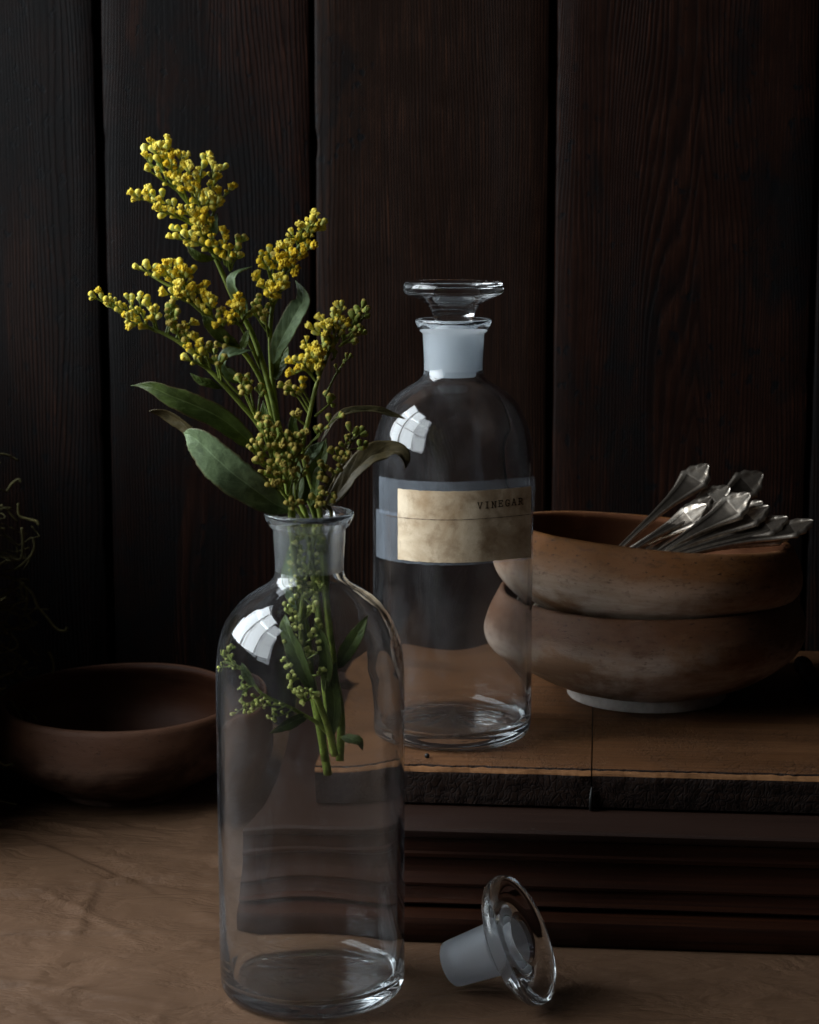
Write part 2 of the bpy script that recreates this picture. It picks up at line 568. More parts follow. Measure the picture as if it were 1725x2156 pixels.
tb = MB()
tb.grid(lambda a, b: (-0.75 + 1.5 * a, 0.55 + 1.09 * b, -0.006), 2, 2)
for zz, fl in ((-0.03, True),):
    tb.grid(lambda a, b: (-0.75 + 1.5 * a, 0.55 + 1.09 * b, zz), 2, 2, 0, fl)
tb.grid(lambda a, b: (-0.75 + 1.5 * a, 0.55, -0.03 + 0.024 * b), 2, 1)
tag(tb.build('table', board_mat('table_wood', 3, (0.05, 0.03, 0.02), (0.08, 0.045, 0.03), (0.1, 0.06, 0.04)), None, False), kind='structure')

FLAT = [(-0.052, 1.05, 0.062), (-0.204, 1.42, 0.06), (0.045, 1.04, 0.055)]


cr_ = random.Random(21)
CREASES = []
for _k in range(95):
    _a = cr_.gauss(-0.25, 0.55)
    CREASES.append((cr_.uniform(-0.36, 0.34), cr_.uniform(0.92, 1.34), math.cos(_a), math.sin(_a), cr_.uniform(0.03, 0.11), cr_.uniform(0.005, 0.014), cr_.choice((-1, 1, 1)) * cr_.uniform(0.0010, 0.0030)))


def paper_h(x, y):
    p = Vector((x * 7.0, y * 9.0, 1.7))
    q = Vector((x * 7.0 + noise.noise(p * 1.3) * 0.8, y * 9.0 + noise.noise(p * 1.1 + Vector((5, 0, 0))) * 0.8, 0.3))
    r1 = abs(noise.noise(q))
    w1 = Vector((x * 15 + 0.5 * noise.noise(p * 3), y * 24 + 0.5 * noise.noise(p * 3 + Vector((3, 1, 0))), 0.2))
    v1 = noise.voronoi(w1)[0]
    w2 = Vector((x * 38 + 0.6 * noise.noise(p * 6), y * 60, 4.2))
    v2 = noise.voronoi(w2)[0]
    h = 0.0026 * (0.42 - r1) + 0.0024 * (0.35 - (v1[1] - v1[0])) + 0.0016 * v2[0] * max(0, noise.noise(p * 0.9 + Vector((7, 7, 7))) + 0.15)
    for (cx, cy, dx, dy, ln, wd, ht) in CREASES:
        ax_, ay_ = x - cx, y - cy
        al = ax_ * dx + ay_ * dy
        if abs(al) < ln:
            ac = -ax_ * dy + ay_ * dx + 0.002 * noise.noise(Vector((al * 30, cx * 50, cy * 50)))
            sd = wd * (0.35 if ac < 0 else 1.0)
            if abs(ac) < sd:
                h += ht * (1 - abs(ac) / sd) * (1 - (al / ln) ** 2)
    k = 1.0
    for fx, fy, fr in FLAT:
        d = math.hypot(x - fx, y - fy)
        t = min(max((d - fr) / 0.035, 0.0), 1.0)
        k = min(k, t * t * (3 - 2 * t))
    if x > -0.12:                                     # pressed flat under the box
        t = min(max((1.095 - 0.09 * x - y) / 0.03, 0.0), 1.0)
        t = max(t, min(max((-0.10 - x) / 0.02, 0), 1))
        k = min(k, t)
    return (max(h, -0.002)) * k - (1 - k) * 0.0004


pp = MB()
pp.grid(lambda a, b: (-0.72 + 1.44 * a, 0.72 + 0.86 * b, paper_h(-0.72 + 1.44 * a, 0.72 + 0.86 * b)), 520, 400, 0, False)
paper = pp.build('kraft_paper', PAPER)
tag(paper, 'crumpled brown kraft paper spread over the table', 'paper')

wall = MB()
wall.grid(lambda a, b: (-0.75 + 1.6 * a, WALL_Y + 0.030, -0.03 + 1.1 * b), 1, 1)
wall.grid(lambda a, b: (-0.75 + 1.6 * a, WALL_Y + 0.045, -0.03 + 1.1 * b), 1, 1, 0, True)
wall = wall.build('wall', simple_mat('wall_backing', (0.012, 0.010, 0.010), 0.9), None, False)
tag(wall, kind='structure')

edges = [(-0.60, -0.415), (-0.411, -0.2375), (-0.2325, -0.0750), (-0.0715, 0.1065), (0.1115, 0.3085), (0.3125, 0.50)]
plank_defs = [(2, 0.03, 26, 0.46, (0.9, 0.95, 1.0), 0), (5, 0.05, 34, 0.44, (0.85, 0.95, 1.05), 0), (1, 0.00, 36, 0.51, (1.05, 1.0, 1.0), -1.2), (8, 0.14, 20, 0.46, (1.12, 1.18, 1.02), -2.4), (4, -0.012, 46, 0.56, (1.1, 1.02, 0.95), 0), (6, 0.02, 30, 0.5, (1, 1, 1), 0)]
for (x0, x1), (seed, c0, arch, soot, tone, side) in zip(edges, plank_defs):
    cx, hw = (x0 + x1) / 2, (x1 - x0) / 2
    b = MB()
    nz, prof = 300, []
    dy0 = rng.uniform(-0.0012, 0.0012)
    tilt = rng.uniform(-0.002, 0.002)

    def section(z, cx=cx, hw=hw, seed=seed, dy0=dy0, tilt=tilt):
        wl = noise.noise(Vector((seed * 3.3, z * 9, 0))) * 0.0007 + noise.noise(Vector((seed * 3.3, z * 40, 2))) * 0.0004
        wr = noise.noise(Vector((seed * 5.3, z * 9, 4))) * 0.0007 + noise.noise(Vector((seed * 5.3, z * 40, 7))) * 0.0004
        wl += 0.006 * max(0, noise.noise(Vector((seed, z * 23, 11))) - 0.34)
        wr -= 0.006 * max(0, noise.noise(Vector((seed, z * 23, 17))) - 0.34)
        L, R = -hw + wl, hw + wr
        cup = 0.0010
        pts = [(L, 0.020), (L, 0.0018), (L + 0.0007, 0.0006), (L + 0.0020, 0.0)]
        for k in range(1, 12):
            t = k / 12
            pts.append((L + 0.002 + (R - L - 0.004) * t, -cup * math.sin(math.pi * t) + 0.0004 * noise.noise(Vector((t * 5 + seed, z * 4, 1)))))
        pts += [(R - 0.0020, 0.0), (R - 0.0007, 0.0006), (R, 0.0018), (R, 0.020)]
        return [Vector((px, py + dy0 + tilt * px / hw, z)) for px, py in pts]
    rows = [section(-0.02 + 1.0 * i / nz) for i in range(nz + 1)]
    n = len(rows[0])
    for r in rows:
        b.v += r
    for i in range(nz):
        for j in range(n - 1):
            b.f.append((i * n + j, i * n + j + 1, (i + 1) * n + j + 1, (i + 1) * n + j))
            b.m.append(0)
        b.f.append((i * n + n - 1, i * n, (i + 1) * n, (i + 1) * n + n - 1))
        b.m.append(0)
    b.f += [tuple(reversed(range(n))), tuple(nz * n + j for j in range(n))]
    b.m += [0, 0]
    o = b.build('plank', old_plank_mat('old_plank_%d' % seed, seed, c0, arch, soot, tone, side), wall, True, 40)
    o.location = (cx, WALL_Y, 0)

# ------------------------------------------------------------------ wooden box with a cracked top board
BOX_A = math.radians(-5.3)
BOX_O = Vector((0.0, 1.179, 0.0))
TOP_Z = 0.0862
box = empty('wooden_box', BOX_O, 'dark moulded wooden box with a worn cracked top under the labelled bottle', 'box')
box.rotation_euler = (0, 0, BOX_A)
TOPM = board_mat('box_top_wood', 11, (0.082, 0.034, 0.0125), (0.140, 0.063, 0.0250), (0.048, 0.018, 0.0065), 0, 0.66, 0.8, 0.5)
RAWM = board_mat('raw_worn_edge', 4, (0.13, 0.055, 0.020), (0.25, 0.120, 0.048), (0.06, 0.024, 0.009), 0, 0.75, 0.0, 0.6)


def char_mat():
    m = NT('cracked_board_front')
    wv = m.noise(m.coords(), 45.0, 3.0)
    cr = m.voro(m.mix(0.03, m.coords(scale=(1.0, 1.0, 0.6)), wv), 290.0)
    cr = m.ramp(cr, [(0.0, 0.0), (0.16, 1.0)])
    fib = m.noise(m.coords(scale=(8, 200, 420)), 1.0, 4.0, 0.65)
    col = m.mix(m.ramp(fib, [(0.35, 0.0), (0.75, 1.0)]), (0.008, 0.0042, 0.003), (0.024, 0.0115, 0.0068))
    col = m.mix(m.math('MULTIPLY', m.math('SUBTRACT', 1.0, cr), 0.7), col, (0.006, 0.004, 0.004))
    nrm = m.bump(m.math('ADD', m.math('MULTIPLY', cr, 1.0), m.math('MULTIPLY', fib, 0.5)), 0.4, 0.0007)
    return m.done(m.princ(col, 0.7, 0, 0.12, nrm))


CHARM = char_mat()
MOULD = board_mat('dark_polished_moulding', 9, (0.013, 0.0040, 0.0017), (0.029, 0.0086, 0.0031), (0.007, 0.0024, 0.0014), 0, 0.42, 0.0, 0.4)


def top_board(x0, x1, seed, nm='top_board'):
    b = MB()
    nx = max(24, int((x1 - x0) / 0.0012))
    D, T = 0.330, 0.0238

    def row(x):
        e1 = noise.noise(Vector((x * 60, seed, 0))) * 0.0011 + noise.noise(Vector((x * 260, seed, 3))) * 0.0006
        e2 = noise.noise(Vector((x * 45, seed, 9))) * 0.0009 + noise.noise(Vector((x * 300, seed, 5))) * 0.0005
        e3 = noise.noise(Vector((x * 200, seed, 15))) * 0.0005
        z1 = TOP_Z
        pts = [(D, z1 - T), (0.004, z1 - T + 0.0003), (0.0006 + e3, z1 - T + 0.0012)]
        for k in range(1, 6):
            t = k / 6
            pts.append((0.0002 + 0.0009 * noise.noise(Vector((x * 120, t * 4, seed + 20))) + e2 * t * 0.5, z1 - T + 0.0012 + (T - 0.0052) * t))
        pts += [(0.0003 + e2, z1 - 0.0035), (0.0022 + e1, z1 - 0.0012 + e3), (0.0036 + e1 * 1.2, z1 - 0.0012 + e3), (0.0044 + e1 * 1.4, z1 - 0.0002), (0.009, z1), (0.03, z1), (0.1, z1), (D, z1)]
        return [Vector((x, y, z)) for y, z in pts]
    rows = [row(x0 + (x1 - x0) * i / nx) for i in range(nx + 1)]
    n = len(rows[0])
    mats = [1, 1] + [1] * 6 + [2, 2, 1, 0, 0, 0, 0, 1]
    for r in rows:
        b.v += r
    for i in range(nx):
        for j in range(n):
            j2 = (j + 1) % n
            b.f.append((i * n + j, (i + 1) * n + j, (i + 1) * n + j2, i * n + j2)[::-1])
            b.m.append(mats[j])
    b.f += [tuple(range(n)), tuple(nx * n + j for j in reversed(range(n)))]
    b.m += [1, 1]
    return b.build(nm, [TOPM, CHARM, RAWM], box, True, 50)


top_board(-0.055, 0.1072, 1.0)
top_board(0.1080, 0.40, 2.0)
# dark sliver of metal in the joint of the two boards
g = MB()
g.tube([(0.1078, -0.0012, 0.0625), (0.1074, -0.0016, 0.0700), (0.1078, -0.0008, 0.0765)], [0.0016, 0.0013, 0.0004], 6)
g.build('joint_pin', simple_mat('dark_iron', (0.03, 0.03, 0.03), 0.5, 0.6), box)

# lower part: ledge and moulded front; each moulding is a strip of its own
LX0, LX1 = -0.098, 0.40


def strip(name, prof, seed, mat=MOULD, x0=LX0, x1=LX1, back=0.30):
    b = MB()
    nx = 60
    n = len(prof) + 2
    pr = [(back, prof[0][1])] + list(prof) + [(back, prof[-1][1])]
    for i in range(nx + 1):
        x = x0 + (x1 - x0) * i / nx
        for (y, z) in pr:
            wv = 0.0004 * noise.noise(Vector((x * 14, z * 60, seed)))
            b.v.append(Vector((x, y + (wv if y < back else 0), z)))
    for i in range(nx):
        for j in range(n):
            j2 = (j + 1) % n
            b.f.append((i * n + j, i * n + j2, (i + 1) * n + j2, (i + 1) * n + j))
            b.m.append(0)
    b.f += [tuple(range(n))[::-1], tuple(nx * n + j for j in range(n))]
    b.m += [0, 0]
    return b.build(name, mat, box, True, 35)


LEDGE = board_mat('ledge_wood', 21, (0.014, 0.0060, 0.0037), (0.022, 0.0096, 0.0060), (0.010, 0.0042, 0.0026), 0, 0.6, 0.0, 0.4)
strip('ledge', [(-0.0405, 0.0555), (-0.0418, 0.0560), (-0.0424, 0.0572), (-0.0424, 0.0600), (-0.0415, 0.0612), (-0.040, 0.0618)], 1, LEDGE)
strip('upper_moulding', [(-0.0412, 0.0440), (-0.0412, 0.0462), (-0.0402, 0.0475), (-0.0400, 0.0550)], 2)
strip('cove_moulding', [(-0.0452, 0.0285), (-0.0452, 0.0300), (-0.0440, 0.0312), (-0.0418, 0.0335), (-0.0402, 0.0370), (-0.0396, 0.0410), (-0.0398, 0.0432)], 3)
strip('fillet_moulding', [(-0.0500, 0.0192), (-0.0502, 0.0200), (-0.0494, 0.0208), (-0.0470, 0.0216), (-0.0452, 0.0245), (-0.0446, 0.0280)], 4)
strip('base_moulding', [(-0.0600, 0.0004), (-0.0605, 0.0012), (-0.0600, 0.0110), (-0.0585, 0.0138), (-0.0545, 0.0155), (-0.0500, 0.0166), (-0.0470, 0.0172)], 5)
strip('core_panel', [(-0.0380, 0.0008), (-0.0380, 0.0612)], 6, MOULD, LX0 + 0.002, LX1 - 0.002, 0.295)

# ------------------------------------------------------------------ bottles
OUT = [(0.0, 0.0022), (0.020, 0.0018), (0.036, 0.0008), (0.0415, 0.0), (0.0445, 0.0004), (0.0470, 0.0018), (0.0485, 0.0040), (0.0492, 0.0075), (0.0495, 0.014)]
for k in range(1, 12):
    OUT.append((0.0495, 0.014 + (0.164 - 0.014) * k / 11))
SHO = [(0.0494, 0.172), (0.0492, 0.178), (0.0486, 0.1845), (0.0475, 0.1905), (0.0458, 0.1960), (0.0434, 0.2015), (0.0404, 0.2065), (0.0366, 0.2110), (0.0325, 0.2145), (0.0280, 0.2175), (0.0240, 0.2198), (0.0207, 0.2220), (0.0187, 0.2246), (0.0179, 0.2275)]
NECK = [(0.01795, 0.233), (0.0182, 0.239), (0.0186, 0.2455), (0.0188, 0.2495), (0.0191, 0.2506), (0.0200, 0.2512), (0.0209, 0.2522), (0.0217, 0.2538), (0.0228, 0.2560), (0.0233, 0.2574), (0.0232, 0.2586), (0.0224, 0.2592), (0.0205, 0.2589)]
INN = [(0.0182, 0.2572), (0.0165, 0.2550), (0.0160, 0.2520), (0.0158, 0.246), (0.0155, 0.238), (0.0152, 0.231), (0.0153, 0.2278), (0.0162, 0.2242), (0.0190, 0.2205), (0.0232, 0.2172), (0.0280, 0.2142), (0.0330, 0.2104), (0.0372, 0.2058), (0.0404, 0.2005), (0.0430, 0.1948), (0.0449, 0.1885), (0.0461, 0.1815), (0.0466, 0.172), (0.0467, 0.160)]
for k in range(1, 10):
    INN.append((0.0467 + 0.0002 * math.sin(k * 1.7), 0.160 - (0.160 - 0.020) * k / 10))
INN += [(0.0466, 0.0165), (0.0458, 0.0125), (0.0440, 0.0096), (0.0410, 0.0080), (0.0360, 0.0078), (0.0280, 0.0086), (0.0200, 0.0094), (0.0100, 0.0099), (0.0, 0.0100)]
PROF = OUT + SHO + NECK + INN


N0 = len(OUT) + len(SHO) + len(NECK) + 1           # ground zone of the inner neck
N1 = N0 + 5


def blow(b):
    """hand-blown unevenness of the inner wall"""
    for p in b.v:
        r = math.hypot(p.x, p.y)
        if 0.02 < r < 0.0480 and 0.02 < p.z < 0.205:
            a = math.atan2(p.y, p.x)
            d = noise.noise(Vector((math.cos(a) * 1.1, math.sin(a) * 1.1, p.z * 11))) * 0.0015
            p.x *= 1 + d / r
            p.y *= 1 + d / r
        elif r < 0.038 and 0.0075 < p.z < 0.0105:
            p.z += noise.noise(Vector((p.x * 190, p.y * 190, 3))) * 0.0007
    return b


def make_bottle(name, loc, label, neck):
    root = empty(name, loc, label, 'bottle')
    b = MB().lathe(PROF[:N0 + 1], 96)
    b.lathe(PROF[N1:], 96)
    blow(b).build('glass_body', GLASS, root)
    MB().lathe(PROF[N0:N1 + 1], 96).build('ground_neck', neck, root)
    return root


FB = Vector((-0.0520, 1.05, 0.0))
RB = Vector((0.0268, 1.253, TOP_Z + 0.0004))
front = make_bottle('glass_bottle', FB, 'open clear glass bottle holding the goldenrod sprigs on the brown paper', NECK_SOFT)
rear = make_bottle('glass_bottle', RB, 'stoppered clear glass bottle with a typed vinegar label on the wooden box', FROST)
rear.rotation_euler = (0, 0, math.radians(37))

# --- typed paper label held by tape (it lifts off the glass towards its right end)
lab_root = empty('label_frame', (0, 0, 0))
R0 = 0.0495


def wrap(s, off):
    """arc length s from the front of the bottle -> local (x, y) seen from the camera side"""
    th1 = math.radians(23)
    R = R0 + off
    if s <= R * th1:
        a = s / R
        return R * math.sin(a), -R * math.cos(a)
    x, y = R * math.sin(th1), -R * math.cos(th1)
    rest, a, st = s - R * th1, th1, 0.001
    while rest > 0:
        d = min(st, rest)
        a += d * 0.22 / R
        x += d * math.cos(a)
        y += d * math.sin(a)
        rest -= d
    return x, y


bpy.data.objects.remove(lab_root)
UNROT = Matrix.Rotation(-rear.rotation_euler.z, 4, 'Z')


def sheet(name, s0, s1, z0, z1, off, mat, parent, thick, ragged=0.0, skew=0.0, seed=0, ns=90, nz=16):
    b = MB()

    def P(a, c, o):
        s = s0 + (s1 - s0) * a
        z = z0 + (z1 - z0) * c + skew * (a - 0.5)
        if ragged:
            e = noise.noise(Vector((a * 30, seed, 0))) + 0.6 * noise.noise(Vector((a * 110, seed, 2)))
            z += ragged * e * (c * 2 - 1) * abs(c * 2 - 1) ** 3
            e2 = noise.noise(Vector((c * 12, seed, 6)))
            s += ragged * e2 * (a * 2 - 1) * abs(a * 2 - 1) ** 9
        wr = 0.00012 * noise.noise(Vector((s * 160, z * 160, seed)))
        x, y = wrap(s, o + wr)
        return UNROT @ Vector((x, y, z))
    b.grid(lambda a, c: P(a, c, off + thick), ns, nz, 0)
    b.grid(lambda a, c: P(a, c, off), ns, nz, 0, True)
    N = (ns + 1) * (nz + 1)
    idx = lambda i, j: i * (nz + 1) + j
    loop = [idx(i, 0) for i in range(ns)] + [idx(ns, j) for j in range(nz)] + [idx(i, nz) for i in range(ns, 0, -1)] + [idx(0, j) for j in range(nz, 0, -1)]
    for k in range(len(loop)):
        a, c = loop[k], loop[(k + 1) % len(loop)]
        b.f.append((a, a + N, c + N, c))
        b.m.append(0)
    return b.build(name, mat, parent, True, 40)


LZ0, LZ1 = 0.1175, 0.1605
label = sheet('label', -0.0372, 0.0502, LZ0, LZ1, 0.00042, LABEL, rear, 0.00018, 0.0004, 0.0006, 3)
sheet('tape', -0.0570, 0.0530, 0.1440, 0.1660, 0.00016, TAPE, rear, 0.00006, 0.0004, 0.0012, 7)
sheet('tape', -0.0620, 0.0522, 0.1158, 0.1455, 0.00028, TAPE, rear, 0.00006, 0.0004, 0.0012, 8)
sheet('tape_edge', -0.0480, 0.0505, 0.14330, 0.14355, 0.00074, simple_mat('tape_edge_grime', (0.10, 0.07, 0.05), 0.5), rear, 0.00005, 0.00015, 0.0012, 9)

GLY = {  # strokes in a 0..1 box, slab serifs
    'V': [((.12, 1), (.5, 0)), ((.88, 1), (.5, 0)), ((0, 1), (.30, 1)), ((.70, 1), (1, 1))],
    'I': [((.5, 0), (.5, 1)), ((.22, 0), (.78, 0)), ((.22, 1), (.78, 1))],
    'N': [((.16, 0), (.16, 1)), ((.16, 1), (.84, 0)), ((.84, 0), (.84, 1)), ((0, 0), (.34, 0)), ((0, 1), (.2, 1)), ((.66, 1), (1, 1))],
    'E': [((.18, 0), (.18, 1)), ((.02, 0), (.92, 0)), ((.02, 1), (.88, 1)), ((.18, .52), (.62, .52)), ((.92, 0), (.92, .24)), ((.88, 1), (.88, .78)), ((.62, .40), (.62, .64))],
    'G': [((.88, .74), (.88, .96)), ((.88, .82), (.66, 1)), ((.66, 1), (.36, 1)), ((.36, 1), (.10, .74)), ((.10, .74), (.10, .26)), ((.10, .26), (.36, 0)), ((.36, 0), (.64, 0)), ((.64, 0), (.86, .14)), ((.86, .14), (.86, .42)), ((.60, .42), (1, .42))],
    'A': [((.12, 0), (.46, 1)), ((.88, 0), (.52, 1)), ((.26, .36), (.74, .36)), ((0, 0), (.30, 0)), ((.70, 0), (1, 0)), ((.34, 1), (.54, 1))],
    'R': [((.18, 0), (.18, 1)), ((.02, 0), (.36, 0)), ((.02, 1), (.62, 1)), ((.62, 1), (.82, .86)), ((.82, .86), (.82, .66)), ((.82, .66), (.62, .50)), ((.62, .50), (.18, .50)), ((.54, .50), (.84, 0)), ((.84, 0), (1, 0))],
}


def letter(ch, s0, z0, wd, hg, parent):
    b = MB()
    th = 0.00044
    for k, ((x0, y0), (x1, y1)) in enumerate(GLY[ch]):
        a = Vector((s0 + x0 * wd, z0 + y0 * hg))
        c = Vector((s0 + x1 * wd, z0 + y1 * hg))
        d = (c - a).normalized()
        nrm = Vector((-d.y, d.x)) * th * 0.5
        a -= d * th * 0.4
        c += d * th * 0.4
        st = len(b.v)
        for q in (a + nrm, a - nrm, c - nrm, c + nrm):
            for o in (0.00064 + k * 0.000004, 0.00072 + k * 0.000004):
                x, y = wrap(q.x, o)
                b.v.append(UNROT @ Vector((x, y, q.y)))
        i = [st + j for j in range(8)]
        for f in ((1, 3, 5, 7), (0, 6, 4, 2), (0, 2, 3, 1), (2, 4, 5, 3), (4, 6, 7, 5), (6, 0, 1, 7)):
            b.f.append(tuple(i[j] for j in f))
            b.m.append(0)
    return b.build('letter', INK, parent, False)


sx = 0.0137
for k, (ch, dz) in enumerate(zip('VINEGAR', (0, 0.0001, -0.0001, 0.0001, 0, 0.0001, 0))):
    o = letter(ch, sx + 0.00455 * k, 0.1496 + dz + 0.00016 * k, 0.0031, 0.0037, label)
    tag(o, 'typed letter ' + ch)

# --- stoppers
ST_CLEAR = [(0.0, 0.0575), (0.012, 0.0574), (0.020, 0.0577), (0.0268, 0.0584), (0.0292, 0.0582), (0.0303, 0.0570), (0.0306, 0.0550), (0.0305, 0.0528), (0.0299, 0.0514), (0.0286, 0.0505), (0.0240, 0.0488), (0.0196, 0.0468), (0.0162, 0.0442), (0.0138, 0.0410), (0.0124, 0.0378), (0.0114, 0.0345), (0.0110, 0.0318), (0.0118, 0.0306)]
ST_PLUG = [(0.0146, 0.0298), (0.0150, 0.0290), (0.0146, 0.018), (0.0141, 0.006), (0.0138, 0.0012), (0.0128, 0.0002), (0.0098, 0.0), (0.0086, 0.0010), (0.0082, 0.006), (0.0078, 0.022), (0.0062, 0.0260), (0.0, 0.0268)]


def stopper_mesh(disc=1.0):
    pr = [(r * (disc if z > 0.045 else 1 + (disc - 1) * max(0, (z - 0.031) / 0.014)), z) for r, z in ST_CLEAR] + ST_PLUG
    mats = [0] * (len(ST_CLEAR) - 1) + [1] * (len(ST_PLUG) + 1)
    b = MB().lathe(pr[::-1], 80, mats[len(mats) - (len(mats) - len(pr) + 1):][::-1] if False else ([1] * len(ST_PLUG) + [0] * (len(ST_CLEAR) - 1)))
    return b


st = empty('glass_stopper', RB + Vector((0, 0, 0.2235)), 'round flat-topped glass stopper seated in the labelled bottle', 'stopper')
sb = stopper_mesh()
# split: clear head, frosted plug
sb.build('stopper_body', [GLASS2, FROST], st)

fallen = empty('glass_stopper', (0, 0, 0), 'loose glass stopper lying on its side on the paper', 'stopper')
FALL = [(0.0, 0.0), (0.0112, 0.0002), (0.0122, 0.0010), (0.0126, 0.003), (0.0132, 0.012), (0.0140, 0.024), (0.0144, 0.0290), (0.0150, 0.0310), (0.0172, 0.0338), (0.0215, 0.0362), (0.0270, 0.0372), (0.0318, 0.0380), (0.0338, 0.0388), (0.0350, 0.0404), (0.0353, 0.0432), (0.0346, 0.0458), (0.0330, 0.0464), (0.0280, 0.0458), (0.0210, 0.0450), (0.0150, 0.0452), (0.0136, 0.0450), (0.0127, 0.0440), (0.0122, 0.0420), (0.0112, 0.034), (0.0100, 0.018), (0.0092, 0.008), (0.0080, 0.0055), (0.0, 0.005)]
fb = MB().lathe(FALL, 96, [1 if (k < 6 or k > 21) else 0 for k in range(len(FALL) - 1)])
ax = Vector((0.865, -0.290, 0.44)).normalized()
q = Vector((0, 0, 1)).rotation_difference(ax).to_matrix().to_4x4()
fb.xf(q)
mz = min(p.z for p in fb.v)
ctr = at(1100, 1990, 1.0)
disc_c = q @ Vector((0, 0, 0.0455))
fallen.location = (0.0605 - disc_c.x, 1.034 - disc_c.y, -mz + 0.0002)
fb.build('stopper_body', [GLASS2, FROST2], fallen)

# ------------------------------------------------------------------ bowls


def bowl_profile(R, H, rim, foot, fh, t=0.0075):
    """outer wall swelling to R at 60 % height and closing in to rim; inside parallel"""
    out = [(0.0, 0.0018), (foot * 0.80, 0.0016), (foot * 0.86, 0.0), (foot, 0.0), (foot * 1.015, 0.001), (foot * 1.01, fh)]
    n = 22
    z0 = fh
    r0 = foot * 1.02
    for k in range(1, n + 1):
        u = k / n
        z = z0 + (H - z0) * u
        if u < 0.62:
            a = u / 0.62
            r = r0 + (R - r0) * math.sin(a * math.pi / 2) ** 0.80
        else:
            a = (u - 0.62) / 0.38
            r = R - (R - rim) * (1 - math.cos(a * math.pi / 2)) ** 1.1
        out.append((r, z))
    top = out[-1]
    lip = [(rim - t * 0.25, H + 0.0012), (rim - t * 0.6, H + 0.0010), (rim - t * 0.85, H - 0.0010)]
    inn = []
    for (r, z) in reversed(out[8:-1]):
        inn.append((r - t, max(z, fh + 0.006)))
    zb = fh + 0.0055
    inn = [(r, z) for r, z in inn if r > foot * 0.5]
    inn += [(inn[-1][0] * 0.6, zb), (0.0, zb - 0.001)]
    return out + lip + inn, len(out) + 1


def make_bowl(name, loc, R, H, rim, foot, fh, mats, label, seed, rot=(0, 0, 0), t=0.0075, footmat=None):
    root = empty(name, loc, label, 'bowl')
    root.rotation_euler = rot
    pr, no = bowl_profile(R, H, rim, foot, fh, t)
    ms = [0 if i < no else 1 for i in range(len(pr) - 1)]
    fi = 5
    b = MB().lathe(pr[fi:], 128, ms[fi:])
    for p in b.v:
        r = math.hypot(p.x, p.y)
        if r > 0.02:
            a = math.atan2(p.y, p.x)
            d = 0.0011 * noise.noise(Vector((math.cos(a) * 1.2, math.sin(a) * 1.2, p.z * 30 + seed))) + 0.0004 * noise.noise(Vector((math.cos(a) * 5, math.sin(a) * 5, p.z * 120 + seed)))
            p.x *= 1 + d / r
            p.y *= 1 + d / r
            p.z += 0.0009 * noise.noise(Vector((math.cos(a) * 1.1 + 4, math.sin(a) * 1.1, seed))) * p.z / H
    b.build('bowl_wall', list(mats), root)
    f = MB().lathe(pr[:fi + 1], 96)
    f.build('foot_ring', footmat or mats[0], root, True, 50)
    return root


BW1 = bowl_mat('bleached_bowl_wood', 2, 0.072, (0.21, 0.115, 0.062), (0.54, 0.45, 0.375), (0.085, 0.034, 0.015))
BW2 = bowl_mat('stained_bowl_wood', 6, 0.070, (0.23, 0.115, 0.050), (0.52, 0.42, 0.335), (0.165, 0.060, 0.014), (0.075, 0.029, 0.013))
BW3 = bowl_mat('brown_bowl_wood', 9, 0.066, (0.028, 0.0125, 0.0075), (0.135, 0.083, 0.060), (0.060, 0.025, 0.0125), (0.024, 0.0085, 0.004))
FOOTM = simple_mat('pale_foot_wood', (0.52, 0.48, 0.44), 0.6, 0, 0.3, 120.0, 0.2, (0.38, 0.33, 0.29))
lower = make_bowl('wooden_bowl', (0.1600, 1.352, TOP_Z + 0.0004), 0.1050, 0.070, 0.0980, 0.0525, 0.0075, BW1, 'bleached wooden bowl at the bottom of the stack, standing on the box', 1.0, footmat=FOOTM)
upper = make_bowl('wooden_bowl', (0.1550, 1.352, TOP_Z + 0.0445), 0.1035, 0.066, 0.0955, 0.049, 0.006, BW2, 'brown-rimmed wooden bowl on top of the stack, filled with silver cutlery', 5.0, (math.radians(1.0), math.radians(5.0), 0.6))
left = make_bowl('wooden_bowl', (-0.2045, 1.420, 0.0024), 0.0915, 0.0655, 0.0870, 0.046, 0.005, BW3, 'dark brown wooden bowl standing empty on the paper', 3.0, (math.radians(2.6), 0, 0))

# ------------------------------------------------------------------ silver cutlery in the upper bowl
STATIONS = [(0.0, 0.0004), (0.0015, 0.0040), (0.006, 0.0072), (0.014, 0.0088), (0.024, 0.0080), (0.033, 0.0050), (0.040, 0.0026), (0.046, 0.0020), (0.06, 0.0021), (0.082, 0.0030), (0.098, 0.0048), (0.110, 0.0074), (0.1195, 0.0106), (0.1226, 0.0118), (0.1236, 0.0113), (0.1246, 0.0100), (0.1262, 0.0098), (0.1290, 0.0096), (0.1302, 0.0084), (0.1312, 0.0066), (0.1330, 0.0056), (0.1352, 0.0042), (0.1366, 0.0020), (0.1372, 0.0003)]


